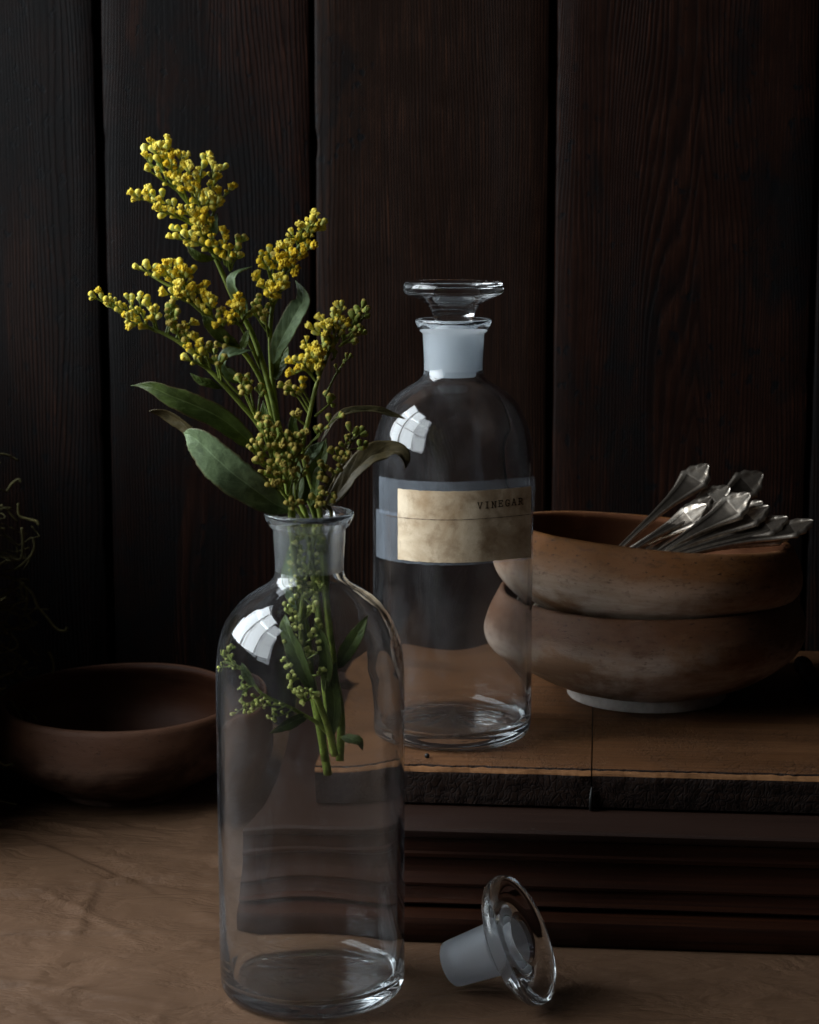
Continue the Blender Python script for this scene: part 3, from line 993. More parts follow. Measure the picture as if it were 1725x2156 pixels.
def cutlery_mesh():
    b = MB()
    cs = [-1, -0.90, -0.74, -0.56, -0.3, 0, 0.3, 0.56, 0.74, 0.90, 1]
    hs = [0, 0.0012, 0.0016, 0.0004, 0.0001, 0.0003, 0.0001, 0.0004, 0.0016, 0.0012, 0]
    fine = []
    for i in range(len(STATIONS) - 1):
        (a, wa), (c, wc) = STATIONS[i], STATIONS[i + 1]
        k = 4 if c - a > 0.006 else 1
        for j in range(k):
            fine.append((a + (c - a) * j / k, wa + (wc - wa) * j / k))
    fine.append(STATIONS[-1])
    n = len(cs)
    for s, hw in fine:
        bend = 0.006 * math.sin(min(max(s, 0) / 0.137, 1) * math.pi * 0.9) + 1.0 * max(0, s - 0.105) ** 1.5
        dish = -0.003 * max(0, 1 - ((s - 0.017) / 0.019) ** 2) if s < 0.036 else 0
        flare = min(1.0, hw / 0.006)
        tipb = 0.0008 if s > 0.121 else 0
        for side in (1, -1):
            for c, h in zip(cs, hs):
                z = side * (0.0004 + h * (0.35 + 0.65 * flare)) + bend + dish * (1 - c * c) + (tipb * (1 - abs(c)) if side > 0 else 0)
                if side < 0:
                    z = -0.0007 - 0.0003 * (1 - c * c) + bend + dish * (1 - c * c)
                b.v.append(Vector((s, c * hw * 1.0, z)))
    m = 2 * n
    for i in range(len(fine) - 1):
        for j in range(n - 1):
            a, c = i * m + j, (i + 1) * m + j
            b.f.append((a, c, c + 1, a + 1))
            b.f.append((a + n, a + n + 1, c + n + 1, c + n))
        b.f.append((i * m, i * m + n, (i + 1) * m + n, (i + 1) * m))
        b.f.append((i * m + n - 1, (i + 1) * m + n - 1, (i + 1) * m + 2 * n - 1, i * m + 2 * n - 1))
    per = 2 * (n - 1) + 2
    b.m = [0] * len(b.f)
    for i in range(len(fine) - 1):
        for j in range(3, 7):
            if fine[i][0] < 0.1225:
                b.m[i * per + 2 * j] = 1
    return b.mesh('cutlery', [SILVER, REFLECT_PATINA])


CUT = cutlery_mesh()
Z6 = lambda x, y, Y: at(1069.5 + 0.38 * x, 966 + 0.38 * y, Y)
# (point on the handle inside the bowl, tip, face normal, label)
cut_defs = [
    ((600, 545, 1.375), (1110, 75, 1.420), (-0.50, -0.75, 0.30), 'tallest piece of silver cutlery, broad handle end pointing up at the back'),
    ((760, 545, 1.390), (1390, 110, 1.440), (-0.25, -0.90, 0.30), 'silver cutlery with a bright scalloped end, farthest to the right of the two tall ones'),
    ((700, 550, 1.340), (1140, 270, 1.375), (-0.35, -0.35, 0.85), 'silver cutlery handle low in the fan, its tip behind the wide fluted one'),
    ((830, 560, 1.325), (1350, 235, 1.340), (-0.42, -0.70, 0.55), 'silver cutlery with a wide fluted handle in the front middle of the fan'),
    ((900, 565, 1.320), (1460, 320, 1.335), (-0.25, -0.35, 0.90), 'silver cutlery handle just below the wide fluted one'),
    ((940, 570, 1.315), (1560, 385, 1.325), (-0.20, -0.35, 0.92), 'silver cutlery handle second from the bottom of the fan'),
    ((980, 575, 1.310), (1700, 405, 1.315), (-0.15, -0.30, 0.94), 'lowest silver cutlery handle reaching farthest out over the bowl rim'),
    ((680, 550, 1.355), (1120, 300, 1.360), (-0.45, -0.55, 0.70), 'silver cutlery handle lowest among those left of the wide fluted one'),
    ((860, 560, 1.335), (1420, 290, 1.350), (-0.35, -0.55, 0.75), 'silver cutlery handle tucked right behind the wide fluted one'),
    ((960, 575, 1.318), (1600, 430, 1.322), (-0.20, -0.45, 0.85), 'silver cutlery handle squeezed between the two lowest ones'),
    ((720, 545, 1.385), (1225, 190, 1.410), (-0.30, -0.80, 0.45), 'silver cutlery handle mostly hidden between the two tall ones'),
]
for (a, t, nv, lab) in cut_defs:
    A, T = Z6(*a), Z6(*t)
    d = (T - A).normalized()
    nv = Vector(nv)
    zax = (nv - d * nv.dot(d)).normalized()
    yax = zax.cross(d)
    M = Matrix(((d.x, yax.x, zax.x, 0), (d.y, yax.y, zax.y, 0), (d.z, yax.z, zax.z, 0), (0, 0, 0, 1)))
    base = T - d * 0.1372
    M.translation = base
    o = link('silver_cutlery', CUT)
    o.matrix_world = M
    tag(o, lab, 'cutlery', 'silver cutlery fanned out in the bowl')

# ------------------------------------------------------------------ goldenrod
B1 = lambda x, y, d=0.0: at(172.5 + 0.42 * x, 276 + 0.42 * y, FB.y + d)
B2 = lambda x, y, d=0.0: at(414 + 0.288 * x, 1035 + 0.288 * y, FB.y + d)


def bud_mesh(kind, seed):
    """small flower head: green involucre below, yellow florets breaking out on top; axis +Z, base at 0"""
    r = random.Random(seed)
    b = MB()
    L = 0.0046
    if kind == 'closed':
        pr = [(0.0, 0), (0.0006, 0.0002), (0.0010, 0.0012), (0.0014, 0.0024), (0.0015, 0.0032), (0.0012, 0.0039), (0.0006, 0.0043), (0, 0.0044)]
        ms = [0, 0, 0, 0, 1, 1, 1]
    else:
        pr = [(0.0, 0), (0.0006, 0.0002), (0.0009, 0.0012), (0.0012, 0.0022), (0.0015, 0.0030), (0.0015, 0.0036), (0.0009, 0.0039), (0, 0.0038)]
        ms = [0, 0, 0, 1, 1, 1, 1]
    b.lathe(pr, 8, ms)
    for i, p in enumerate(b.v):
        rr = 1 + 0.16 * math.sin(math.atan2(p.y, p.x) * 4 + seed) + r.uniform(-0.06, 0.06)
        p.x *= rr
        p.y *= rr
    if kind == 'open':
        for k in range(9):
            a = k * 2.4 + r.uniform(-0.3, 0.3)
            rad = 0.0002 + 0.0013 * math.sqrt(k / 9)
            c = Vector((rad * math.cos(a), rad * math.sin(a), 0.0037 + r.uniform(-0.0002, 0.0004)))
            s = r.uniform(0.00045, 0.00065)
            st = len(b.v)
            up = Vector((math.cos(a) * 0.35, math.sin(a) * 0.35, 1)).normalized()
            t1 = up.orthogonal().normalized()
            t2 = up.cross(t1)
            for hh, rr in ((-0.7, 0.7), (0.5, 1.0), (1.0, 0.55)):
                for j in range(5):
                    an = j * 2 * math.pi / 5
                    b.v.append(c + up * hh * s + (t1 * math.cos(an) + t2 * math.sin(an)) * rr * s)
            for lv in range(2):
                for j in range(5):
                    j2 = (j + 1) % 5
                    b.f.append((st + lv * 5 + j, st + lv * 5 + j2, st + lv * 5 + 5 + j2, st + lv * 5 + 5 + j))
                    b.m.append(1)
            b.f.append(tuple(st + 10 + j for j in range(5)))
            b.m.append(1)
    return b


BUDS = {}
for pal, (g_, y_) in {'fresh': (BUD_GREEN, BUD_YELLOW), 'gold': (BUD_GREEN, BUD_GOLD), 'dry': (BUD_LIME, BUD_DRY), 'green': (BUD_LIME, BUD_GREEN)}.items():
    for kind in ('closed', 'open'):
        BUDS[pal, kind] = [bud_mesh(kind, s).mesh('flower_bud', [g_, y_]) for s in (1, 2, 3)]


class Sprig:
    def __init__(self, label, seed, stem_mat=STEM):
        self.r = random.Random(seed)
        self.mb = MB()
        self.buds = []
        self.label = label
        self.leaves = []
        self.mat = stem_mat
        self.base = None

    def stem(self, pts, r0, r1, n=None):
        P = spline(pts, n or (len(pts) * 6))
        N = len(P)
        self.mb.tube(P, [r0 + (r1 - r0) * i / (N - 1) for i in range(N)], 8)
        if self.base is None:
            self.base = P[0]
        return P

    def branch(self, pts, pal='fresh', openf=0.4, spacing=0.0022, spread=0.0019, start=0.3, r0=0.0007, size=1.0, depth=0.0):
        P = spline(pts, 24)
        self.mb.tube(P, [r0 * (1 - 0.55 * i / 23) for i in range(24)], 6)
        Ls = [0.0]
        for i in range(1, 24):
            Ls.append(Ls[-1] + (P[i] - P[i - 1]).length)
        T = Ls[-1]
        s = T * start
        k = self.r.randint(0, 5)
        while s < T + 1e-6:
            i = max(1, min(23, next((j for j in range(24) if Ls[j] >= s), 23)))
            f = (s - Ls[i - 1]) / max(1e-9, Ls[i] - Ls[i - 1])
            p = P[i - 1].lerp(P[i], f)
            tan = (P[i] - P[i - 1]).normalized()
            n1 = tan.orthogonal().normalized()
            n2 = tan.cross(n1)
            a = k * 2.39996 + self.r.uniform(-0.4, 0.4)
            k += 1
            out = n1 * math.cos(a) + n2 * math.sin(a)
            d = (tan * self.r.uniform(0.5, 1.0) + out * self.r.uniform(0.6, 1.1) + Vector((0, 0, 0.55))).normalized()
            ln = spread * self.r.uniform(0.5, 1.3)
            self.bud(p, d, ln, pal, openf, size)
            s += spacing * self.r.uniform(0.7, 1.3)
        tan = (P[-1] - P[-2]).normalized()
        self.bud(P[-1], (tan + Vector((0, 0, 0.3))).normalized(), 0.0006, pal, openf, size)
        return P

    def bud(self, p, d, ln, pal, openf, size=1.0):
        q = p + d * ln
        self.mb.tube([p, p.lerp(q, 0.5) + Vector((0, 0, -0.0001)), q], [0.00032, 0.0003, 0.0004], 5, cap=False)
        kind = 'open' if self.r.random() < openf + (0.22 if pal in ('fresh', 'gold') else 0) else 'closed'
        me = self.r.choice(BUDS[pal, kind])
        M = Vector((0, 0, 1)).rotation_difference(d).to_matrix().to_4x4() @ Matrix.Rotation(self.r.uniform(0, 6.28), 4, 'Z') @ Matrix.Scale(size * self.r.choice((0.6, 0.8, 0.9, 1.0, 1.05, 1.2)) * self.r.uniform(0.92, 1.08), 4)
        M.translation = q - d * 0.0002
        self.buds.append((me, M))

    def leaf(self, pts, width, mat=LEAF, tilt=0.0, fold=0.25, wave=0.12, curl=0.0, peak=0.45, label=None):
        self.leaves.append((pts, width, mat, tilt, fold, wave, curl, peak, label))

    def finish(self):
        root = empty('goldenrod_sprig', self.base, self.label, 'flower', 'goldenrod sprigs in the bottle')
        off = Matrix.Translation(-self.base)
        self.mb.xf(off)
        self.mb.build('stem', self.mat, root)
        for (pts, width, mat, tilt, fold, wave, curl, peak, lab) in self.leaves:
            n, m = 44, 12
            P = spline(pts, n + 1)
            b = MB()
            ph = self.r.uniform(0, 6)
            rows = []
            for i in range(n + 1):
                t = i / n
                tan = (P[min(i + 1, n)] - P[max(i - 1, 0)]).normalized()
                view = Vector((0.0, -1.0, 0.12)).normalized()
                side = tan.cross(view).normalized()
                nrm = side.cross(tan).normalized()
                a = tilt + curl * t
                S = side * math.cos(a) + nrm * math.sin(a)
                Nn = nrm * math.cos(a) - side * math.sin(a)
                ex = 0.8 * (1 - peak) / peak
                prof = (t ** 0.8) * ((1 - t) ** ex)
                pk = (peak ** 0.8) * ((1 - peak) ** ex)
                hw = width * 0.5 * min(1.0, prof / pk * 1.02) + width * 0.03 * (1 - t)
                for j in range(m + 1):
                    c = j / m * 2 - 1
                    wv = wave * hw * math.sin(t * 17 + ph + (2 if c > 0 else 0)) * c * c
                    rag = 1 + 0.10 * noise.noise(Vector((t * 22, c * 2, ph)))
                    vein = 0.00022 * math.cos(abs(c) * 9 - t * 44) * (1 - abs(c))
                    rows.append(P[i] - self.base + S * (c * hw * rag) + Nn * (fold * hw * (abs(c) ** 1.3) + wv + vein - 0.05 * hw * math.exp(-(c / 0.12) ** 2)))
            b.v = rows
            for i in range(n):
                for j in range(m):
                    a0 = i * (m + 1) + j
                    b.f.append((a0, a0 + m + 1, a0 + m + 2, a0 + 1))
                    b.m.append(0)
            o = b.build('leaf', mat, root)
            uvl = o.data.uv_layers.new(name='UVMap')
            for lp in o.data.loops:
                uvl.data[lp.index].uv = ((lp.vertex_index // (m + 1)) / n, (lp.vertex_index % (m + 1)) / m)
            md = o.modifiers.new('thickness', 'SOLIDIFY')
            md.thickness = 0.00028
            md.offset = 0
            if lab:
                tag(o, lab)
        for me, M in self.buds:
            o = link('flower_bud', me, root)
            M2 = M.copy()
            M2.translation = M.translation - self.base
            o.matrix_local = M2
        return root


def br(S, zs, d0=0.0, d1=0.0, **kw):
    n = len(zs)
    S.branch([B1(x, y, d0 + (d1 - d0) * i / (n - 1)) for i, (x, y) in enumerate(zs)], **kw)


# A: the tall sprig leaning left
A = Sprig('tallest goldenrod sprig, leaning left with the highest yellow plume', 11)
A.stem([B2(962, 2065, 0.006), B2(915, 1750, 0.004), B2(860, 1450, 0.0), B2(800, 1000, -0.002), B2(745, 550, -0.002), B2(700, 180, -0.002), B1(1000, 1560, 0.002), B1(940, 1280, 0.004), B1(860, 1030, 0.006), B1(765, 850, 0.006), B1(695, 690, 0.006), B1(615, 520, 0.005), B1(555, 395, 0.004), B1(480, 295, 0.003), B1(420, 215, 0.002), B1(370, 140, 0.002)], 0.0022, 0.0007, 100)
for zs, d, kw in [
    ([(425, 240), (390, 140), (350, 70)], -0.004, dict(openf=0.2)),
    ([(445, 260), (435, 160), (430, 65)], 0.002, dict(openf=0.25)),
    ([(410, 200), (400, 110), (395, 85)], -0.006, dict(openf=0.3)),
    ([(480, 300), (390, 235), (345, 205)], -0.005, dict(openf=0.25)),
    ([(420, 215), (345, 165), (318, 125)], 0.004, dict(openf=0.2)),
    ([(490, 310), (480, 220), (505, 130)], -0.008, dict(openf=0.6)),
    ([(500, 320), (455, 230), (450, 160)], -0.007, dict(openf=0.7, pal='gold')),
    ([(560, 390), (550, 290), (540, 195)], -0.008, dict(openf=0.65)),
    ([(540, 370), (500, 270), (490, 255)], -0.010, dict(openf=0.6)),
    ([(590, 420), (590, 300), (600, 200), (625, 130)], 0.003, dict(openf=0.25, start=0.5)),
    ([(620, 420), (650, 310), (690, 205)], 0.006, dict(openf=0.3)),
    ([(620, 425), (640, 330), (650, 250), (655, 195)], -0.002, dict(openf=0.35)),
    ([(650, 430), (695, 350), (745, 300)], 0.004, dict(openf=0.2, pal='gold')),
    ([(620, 430), (580, 350), (560, 280)], -0.010, dict(openf=0.6, pal='gold')),
    ([(640, 440), (625, 380), (640, 340)], -0.009, dict(openf=0.3)),
    ([(650, 440), (670, 380), (670, 350)], -0.005, dict(openf=0.3)),
    ([(620, 510), (500, 440), (400, 380), (280, 330)], -0.004, dict(openf=0.3, start=0.35, spacing=0.0025)),
    ([(600, 500), (500, 420), (420, 360), (340, 320)], 0.004, dict(openf=0.3, start=0.4)),
    ([(560, 470), (450, 420), (395, 400)], -0.007, dict(openf=0.35)),
    ([(640, 520), (560, 440), (510, 400)], -0.010, dict(openf=0.7, spacing=0.0024)),
    ([(640, 530), (590, 450), (560, 400)], -0.006, dict(openf=0.6)),
    ([(655, 540), (640, 480), (620, 430)], -0.008, dict(openf=0.6, pal='gold')),
    ([(700, 650), (580, 560), (470, 540)], -0.003, dict(openf=0.2)),
    ([(680, 620), (560, 540), (500, 505)], 0.004, dict(openf=0.2)),
    ([(640, 560), (600, 510), (590, 480)], -0.007, dict(openf=0.4)),
    ([(720, 670), (690, 590), (650, 540)], -0.007, dict(openf=0.5, pal='gold')),
    ([(730, 680), (720, 600), (710, 525)], -0.004, dict(openf=0.4, pal='gold')),
    ([(740, 690), (760, 610), (800, 555)], 0.002, dict(openf=0.2, pal='dry')),
    ([(745, 700), (765, 650), (780, 600)], -0.005, dict(openf=0.3, pal='dry')),
    ([(745, 700), (735, 650), (740, 590)], -0.006, dict(openf=0.4, pal='gold')),
]:
    br(A, zs, 0.004, d, **kw)
A.leaf([B1(672, 520, 0.004), B1(668, 470, 0.001), B1(680, 410, 0.0)], 0.0050, LEAF_PALE, 0.5)
A.leaf([B1(665, 640, 0.004), B1(600, 635, -0.001), B1(560, 610, -0.002), B1(528, 575, -0.001)], 0.0045, LEAF)
A.leaf([B1(830, 950, 0.006), B1(810, 860, 0.0), B1(765, 790, -0.004), B1(760, 735, -0.005), B1(795, 705, -0.004), B1(852, 680, -0.001)], 0.0075, LEAF_PALE, 0.5, 0.3, 0.1, 0.8)
A.leaf([B1(800, 880, 0.006), B1(770, 830, 0.004), B1(745, 770, 0.002)], 0.0030, LEAF, 0.2)
A.finish()

# B: upper-left side sprig
Bs = Sprig('goldenrod sprig reaching left, between the tallest and the lowest left one', 12)
Bs.stem([B2(1000, 1900, 0.010), B2(960, 1500, 0.008), B2(905, 1000, 0.008), B2(850, 550, 0.007), B2(800, 180, 0.006), B1(1000, 1650, 0.008), B1(930, 1330, 0.008), B1(850, 1160, 0.004), B1(760, 1060, 0.0), B1(650, 950, -0.004), B1(560, 870, -0.006), B1(480, 800, -0.006), B1(400, 755, -0.005), B1(335, 715, -0.004)], 0.0020, 0.0006, 90)
for zs, d, kw in [
    ([(430, 775), (350, 715), (295, 695)], -0.006, dict(openf=0.1)),
    ([(470, 795), (420, 730), (350, 690)], -0.002, dict(openf=0.15)),
    ([(480, 800), (440, 730), (410, 700)], -0.009, dict(openf=0.4, pal='gold')),
    ([(520, 810), (490, 730), (490, 680)], -0.006, dict(openf=0.3)),
    ([(530, 820), (530, 760), (550, 720)], -0.004, dict(openf=0.35, pal='gold')),
    ([(520, 800), (470, 720), (440, 690)], -0.002, dict(openf=0.4)),
    ([(540, 800), (510, 740), (500, 710)], -0.009, dict(openf=0.5, pal='gold')),
    ([(540, 860), (470, 830), (430, 815)], -0.008, dict(openf=0.2)),
    ([(590, 900), (530, 830), (490, 785)], -0.010, dict(openf=0.45)),
    ([(570, 880), (510, 840), (490, 830)], -0.012, dict(openf=0.4)),
    ([(640, 930), (600, 850), (570, 805)], -0.008, dict(openf=0.5, pal='gold')),
    ([(650, 940), (630, 870), (610, 800)], -0.005, dict(openf=0.5, pal='gold')),
    ([(660, 950), (645, 890), (640, 850)], -0.010, dict(openf=0.4)),
    ([(720, 1010), (695, 960), (690, 925)], -0.006, dict(openf=0.2, pal='dry')),
    ([(780, 1090), (730, 1080), (700, 1075)], -0.006, dict(openf=0.1, pal='dry')),
]:
    br(Bs, zs, -0.004, d, **kw)
for x, y in ((590, 890), (665, 870)):
    br(Bs, [(x + 30, y + 60), (x, y)], -0.004, -0.006, openf=0.3, start=0.6)
Bs.leaf([B1(790, 1080, -0.002), B1(700, 1020, -0.006), B1(640, 960, -0.008), B1(605, 925, -0.008)], 0.0072, LEAF, 0.3)
Bs.leaf([B1(840, 1230, 0.002), B1(770, 1230, -0.004), B1(715, 1170, -0.009), B1(740, 1120, -0.011), B1(800, 1110, -0.009), B1(858, 1100, -0.006)], 0.0085, LEAF_PALE, 0.5, 0.35, 0.12, 0.6)
Bs.leaf([B1(800, 1100, -0.002), B1(820, 1050, -0.004), B1(835, 995, -0.005)], 0.0045, LEAF, 0.4)
Bs.finish()

# C: lowest left sprig
Cs = Sprig('lowest of the goldenrod sprigs reaching left, its tip farthest out', 13)
Cs.stem([B2(940, 1960, -0.002), B2(880, 1500, -0.006), B2(800, 1150, -0.010), B2(735, 700, -0.010), B2(700, 250, -0.009), B1(1010, 1700, -0.008), B1(890, 1480, -0.008), B1(800, 1370, -0.010), B1(700, 1260, -0.012), B1(600, 1160, -0.013), B1(510, 1075, -0.014), B1(420, 1020, -0.014), B1(300, 970, -0.013), B1(210, 920, -0.012), B1(120, 860, -0.012)], 0.0019, 0.0006, 90)
for zs, d, kw in [
    ([(200, 915), (130, 870), (75, 840)], -0.014, dict(openf=0.05, spacing=0.0034)),
    ([(180, 900), (140, 850), (110, 830)], -0.010, dict(openf=0.05, spacing=0.0034)),
    ([(250, 940), (190, 890), (160, 860)], -0.016, dict(openf=0.1)),
    ([(290, 965), (240, 910), (210, 885)], -0.016, dict(openf=0.15)),
    ([(300, 965), (260, 890), (235, 850)], -0.010, dict(openf=0.1)),
    ([(330, 980), (300, 910), (290, 840)], -0.012, dict(openf=0.1)),
    ([(370, 1000), (350, 930), (335, 870)], -0.014, dict(openf=0.2)),
    ([(380, 1000), (370, 950), (370, 900)], -0.018, dict(openf=0.25)),
    ([(420, 1020), (440, 950), (450, 890)], -0.012, dict(openf=0.1, pal='dry')),
    ([(430, 1025), (450, 960), (470, 930)], -0.016, dict(openf=0.2, pal='dry')),
    ([(380, 1010), (300, 965), (240, 940)], -0.020, dict(openf=0.3, pal='gold')),
    ([(330, 990), (280, 970), (240, 965)], -0.020, dict(openf=0.1)),
    ([(470, 1050), (490, 1000), (535, 970)], -0.013, dict(openf=0.2)),
    ([(500, 1070), (480, 1010), (460, 990)], -0.017, dict(openf=0.3, pal='dry')),
    ([(540, 1100), (530, 1040), (520, 1010)], -0.015, dict(openf=0.2, pal='dry')),
    ([(620, 1180), (570, 1110), (530, 1090)], -0.016, dict(openf=0.2, pal='gold')),
    ([(640, 1190), (600, 1120), (580, 1055)], -0.013, dict(openf=0.1)),
    ([(645, 1190), (620, 1110), (605, 1075)], -0.017, dict(openf=0.2)),
    ([(640, 1200), (570, 1160), (525, 1150)], -0.019, dict(openf=0.3)),
    ([(690, 1240), (670, 1160), (650, 1100)], -0.012, dict(openf=0.1, pal='dry')),
    ([(700, 1250), (690, 1190), (680, 1150)], -0.016, dict(openf=0.2, pal='dry')),
    ([(880, 1450), (830, 1350), (795, 1260)], -0.014, dict(openf=0.05, pal='dry', start=0.65)),
    ([(880, 1440), (850, 1330), (840, 1240)], -0.010, dict(openf=0.05, pal='dry', start=0.7)),
    ([(860, 1400), (830, 1330), (810, 1310)], -0.017, dict(openf=0.1, pal='dry', start=0.7)),
    ([(880, 1420), (890, 1350), (895, 1310)], -0.010, dict(openf=0.0, pal='dry', start=0.7)),
]:
    br(Cs, zs, -0.013, d, **kw)
Cs.stem([B1(800, 1330, -0.011), B1(740, 1270, -0.013), B1(690, 1200, -0.013)], 0.0007, 0.0004)
Cs.leaf([B1(700, 1290, -0.012), B1(640, 1265, -0.015), B1(590, 1250, -0.016), B1(545, 1215, -0.015)], 0.0042, LEAF)
Cs.leaf([B1(900, 1620, -0.008), B1(800, 1520, -0.013), B1(680, 1430, -0.017), B1(540, 1365, -0.019), B1(440, 1325, -0.019), B1(360, 1288, -0.017), B1(300, 1275, -0.014), B1(247, 1276, -0.011)], 0.0118, LEAF, 0.35, 0.3, 0.1, -0.5, 0.34, 'long dark green leaf pointing left')
Cs.finish()

# E: upright middle sprig with its low side cluster
Es = Sprig('upright goldenrod sprig in the middle, golden plume leaning right', 14)
Es.stem([B2(1045, 1960, 0.004), B2(1055, 1600, 0.006), B2(1000, 1250, 0.008), B2(950, 850, 0.009), B2(900, 400, 0.009), B2(860, 150, 0.009), B1(1010, 1560, 0.010), B1(960, 1280, 0.010), B1(945, 1030, 0.008), B1(960, 860, 0.006), B1(1005, 720, 0.004), B1(1060, 625, 0.003), B1(1120, 530, 0.002), B1(1170, 455, 0.002)], 0.0021, 0.0006, 90)
for zs, d, kw in [
    ([(1110, 550), (1150, 490), (1178, 435)], -0.002, dict(openf=0.3, spacing=0.0025)),
    ([(1120, 540), (1170, 500), (1195, 480)], 0.004, dict(openf=0.3)),
    ([(1120, 540), (1140, 480), (1150, 460)], -0.005, dict(openf=0.5)),
    ([(1090, 590), (1070, 540), (1045, 530)], -0.003, dict(openf=0.6)),
    ([(1100, 600), (1100, 530), (1105, 490)], -0.005, dict(openf=0.6, spacing=0.0025)),
    ([(1100, 600), (1130, 550), (1140, 520)], 0.003, dict(openf=0.6)),
    ([(1090, 620), (1120, 600), (1145, 590)], -0.004, dict(openf=0.6, pal='gold')),
    ([(1050, 660), (1030, 610), (1030, 580)], -0.004, dict(openf=0.7)),
    ([(1060, 670), (1080, 630), (1100, 620)], -0.006, dict(openf=0.7, pal='gold')),
    ([(1030, 700), (990, 660), (985, 640)], -0.006, dict(openf=0.7, pal='gold')),
    ([(1040, 690), (1040, 650), (1050, 630)], -0.008, dict(openf=0.7, pal='gold')),
    ([(1030, 720), (1050, 690), (1070, 690)], -0.006, dict(openf=0.6, pal='gold')),
    ([(1010, 740), (990, 690), (1000, 680)], -0.009, dict(openf=0.7, pal='gold')),
    ([(960, 800), (930, 690), (900, 645)], -0.004, dict(openf=0.3, pal='gold', start=0.5)),
    ([(960, 790), (940, 680), (940, 615)], 0.002, dict(openf=0.3, pal='gold', start=0.55)),
    ([(960, 790), (960, 690), (970, 640)], -0.003, dict(openf=0.3, pal='dry', start=0.5)),
    ([(960, 870), (920, 790), (885, 750)], -0.002, dict(openf=0.6)),
    ([(960, 870), (950, 790), (965, 750)], -0.007, dict(openf=0.7, spacing=0.0025)),
    ([(965, 870), (1000, 800), (1015, 765)], -0.005, dict(openf=0.7)),
    ([(955, 890), (945, 840), (950, 815)], -0.008, dict(openf=0.6, pal='gold')),
    ([(965, 860), (985, 810), (990, 790)], -0.008, dict(openf=0.7)),
    ([(940, 1010), (910, 920), (895, 860)], 0.002, dict(openf=0.2, pal='dry', start=0.5)),
    ([(940, 1020), (890, 950), (865, 890)], 0.004, dict(openf=0.2, pal='dry', start=0.5)),
    ([(935, 1030), (925, 970), (920, 930)], -0.002, dict(openf=0.2, pal='dry', start=0.5)),
]:
    br(Es, zs, 0.005, d, **kw)
# the cluster below it
Es.stem([B1(900, 1190, 0.008), B1(840, 1060, 0.0), B1(790, 960, -0.004), B1(775, 890, -0.005)], 0.0010, 0.0005)
for zs, d, kw in [
    ([(800, 980), (740, 950), (715, 955)], -0.008, dict(openf=0.5, pal='gold')),
    ([(790, 960), (750, 920), (740, 920)], -0.008, dict(openf=0.7, pal='gold')),
    ([(780, 940), (765, 890), (770, 855)], -0.007, dict(openf=0.7, pal='gold')),
    ([(785, 940), (795, 890), (800, 875)], -0.004, dict(openf=0.7, pal='gold')),
    ([(800, 970), (820, 920), (845, 905)], -0.004, dict(openf=0.3, pal='dry')),
    ([(790, 950), (790, 910), (785, 890)], -0.010, dict(openf=0.7)),
    ([(810, 990), (770, 950), (755, 945)], -0.011, dict(openf=0.5, pal='gold')),
]:
    br(Es, zs, -0.003, d, **kw)
Es.leaf([B1(958, 1165, 0.004), B1(985, 1080, -0.002), B1(1030, 990, -0.005), B1(1080, 900, -0.006), B1(1108, 850, -0.004), B1(1100, 800, 0.0), B1(1072, 750, 0.005)], 0.0105, LEAF_PALE, 0.15, 0.25, 0.05, 0.35, 0.42, 'smooth pale green leaf rising right of the stem')
Es.leaf([B1(970, 1250, 0.008), B1(1000, 1150, 0.012), B1(1030, 1060, 0.016)], 0.0080, LEAF, 0.3)
Es.finish()

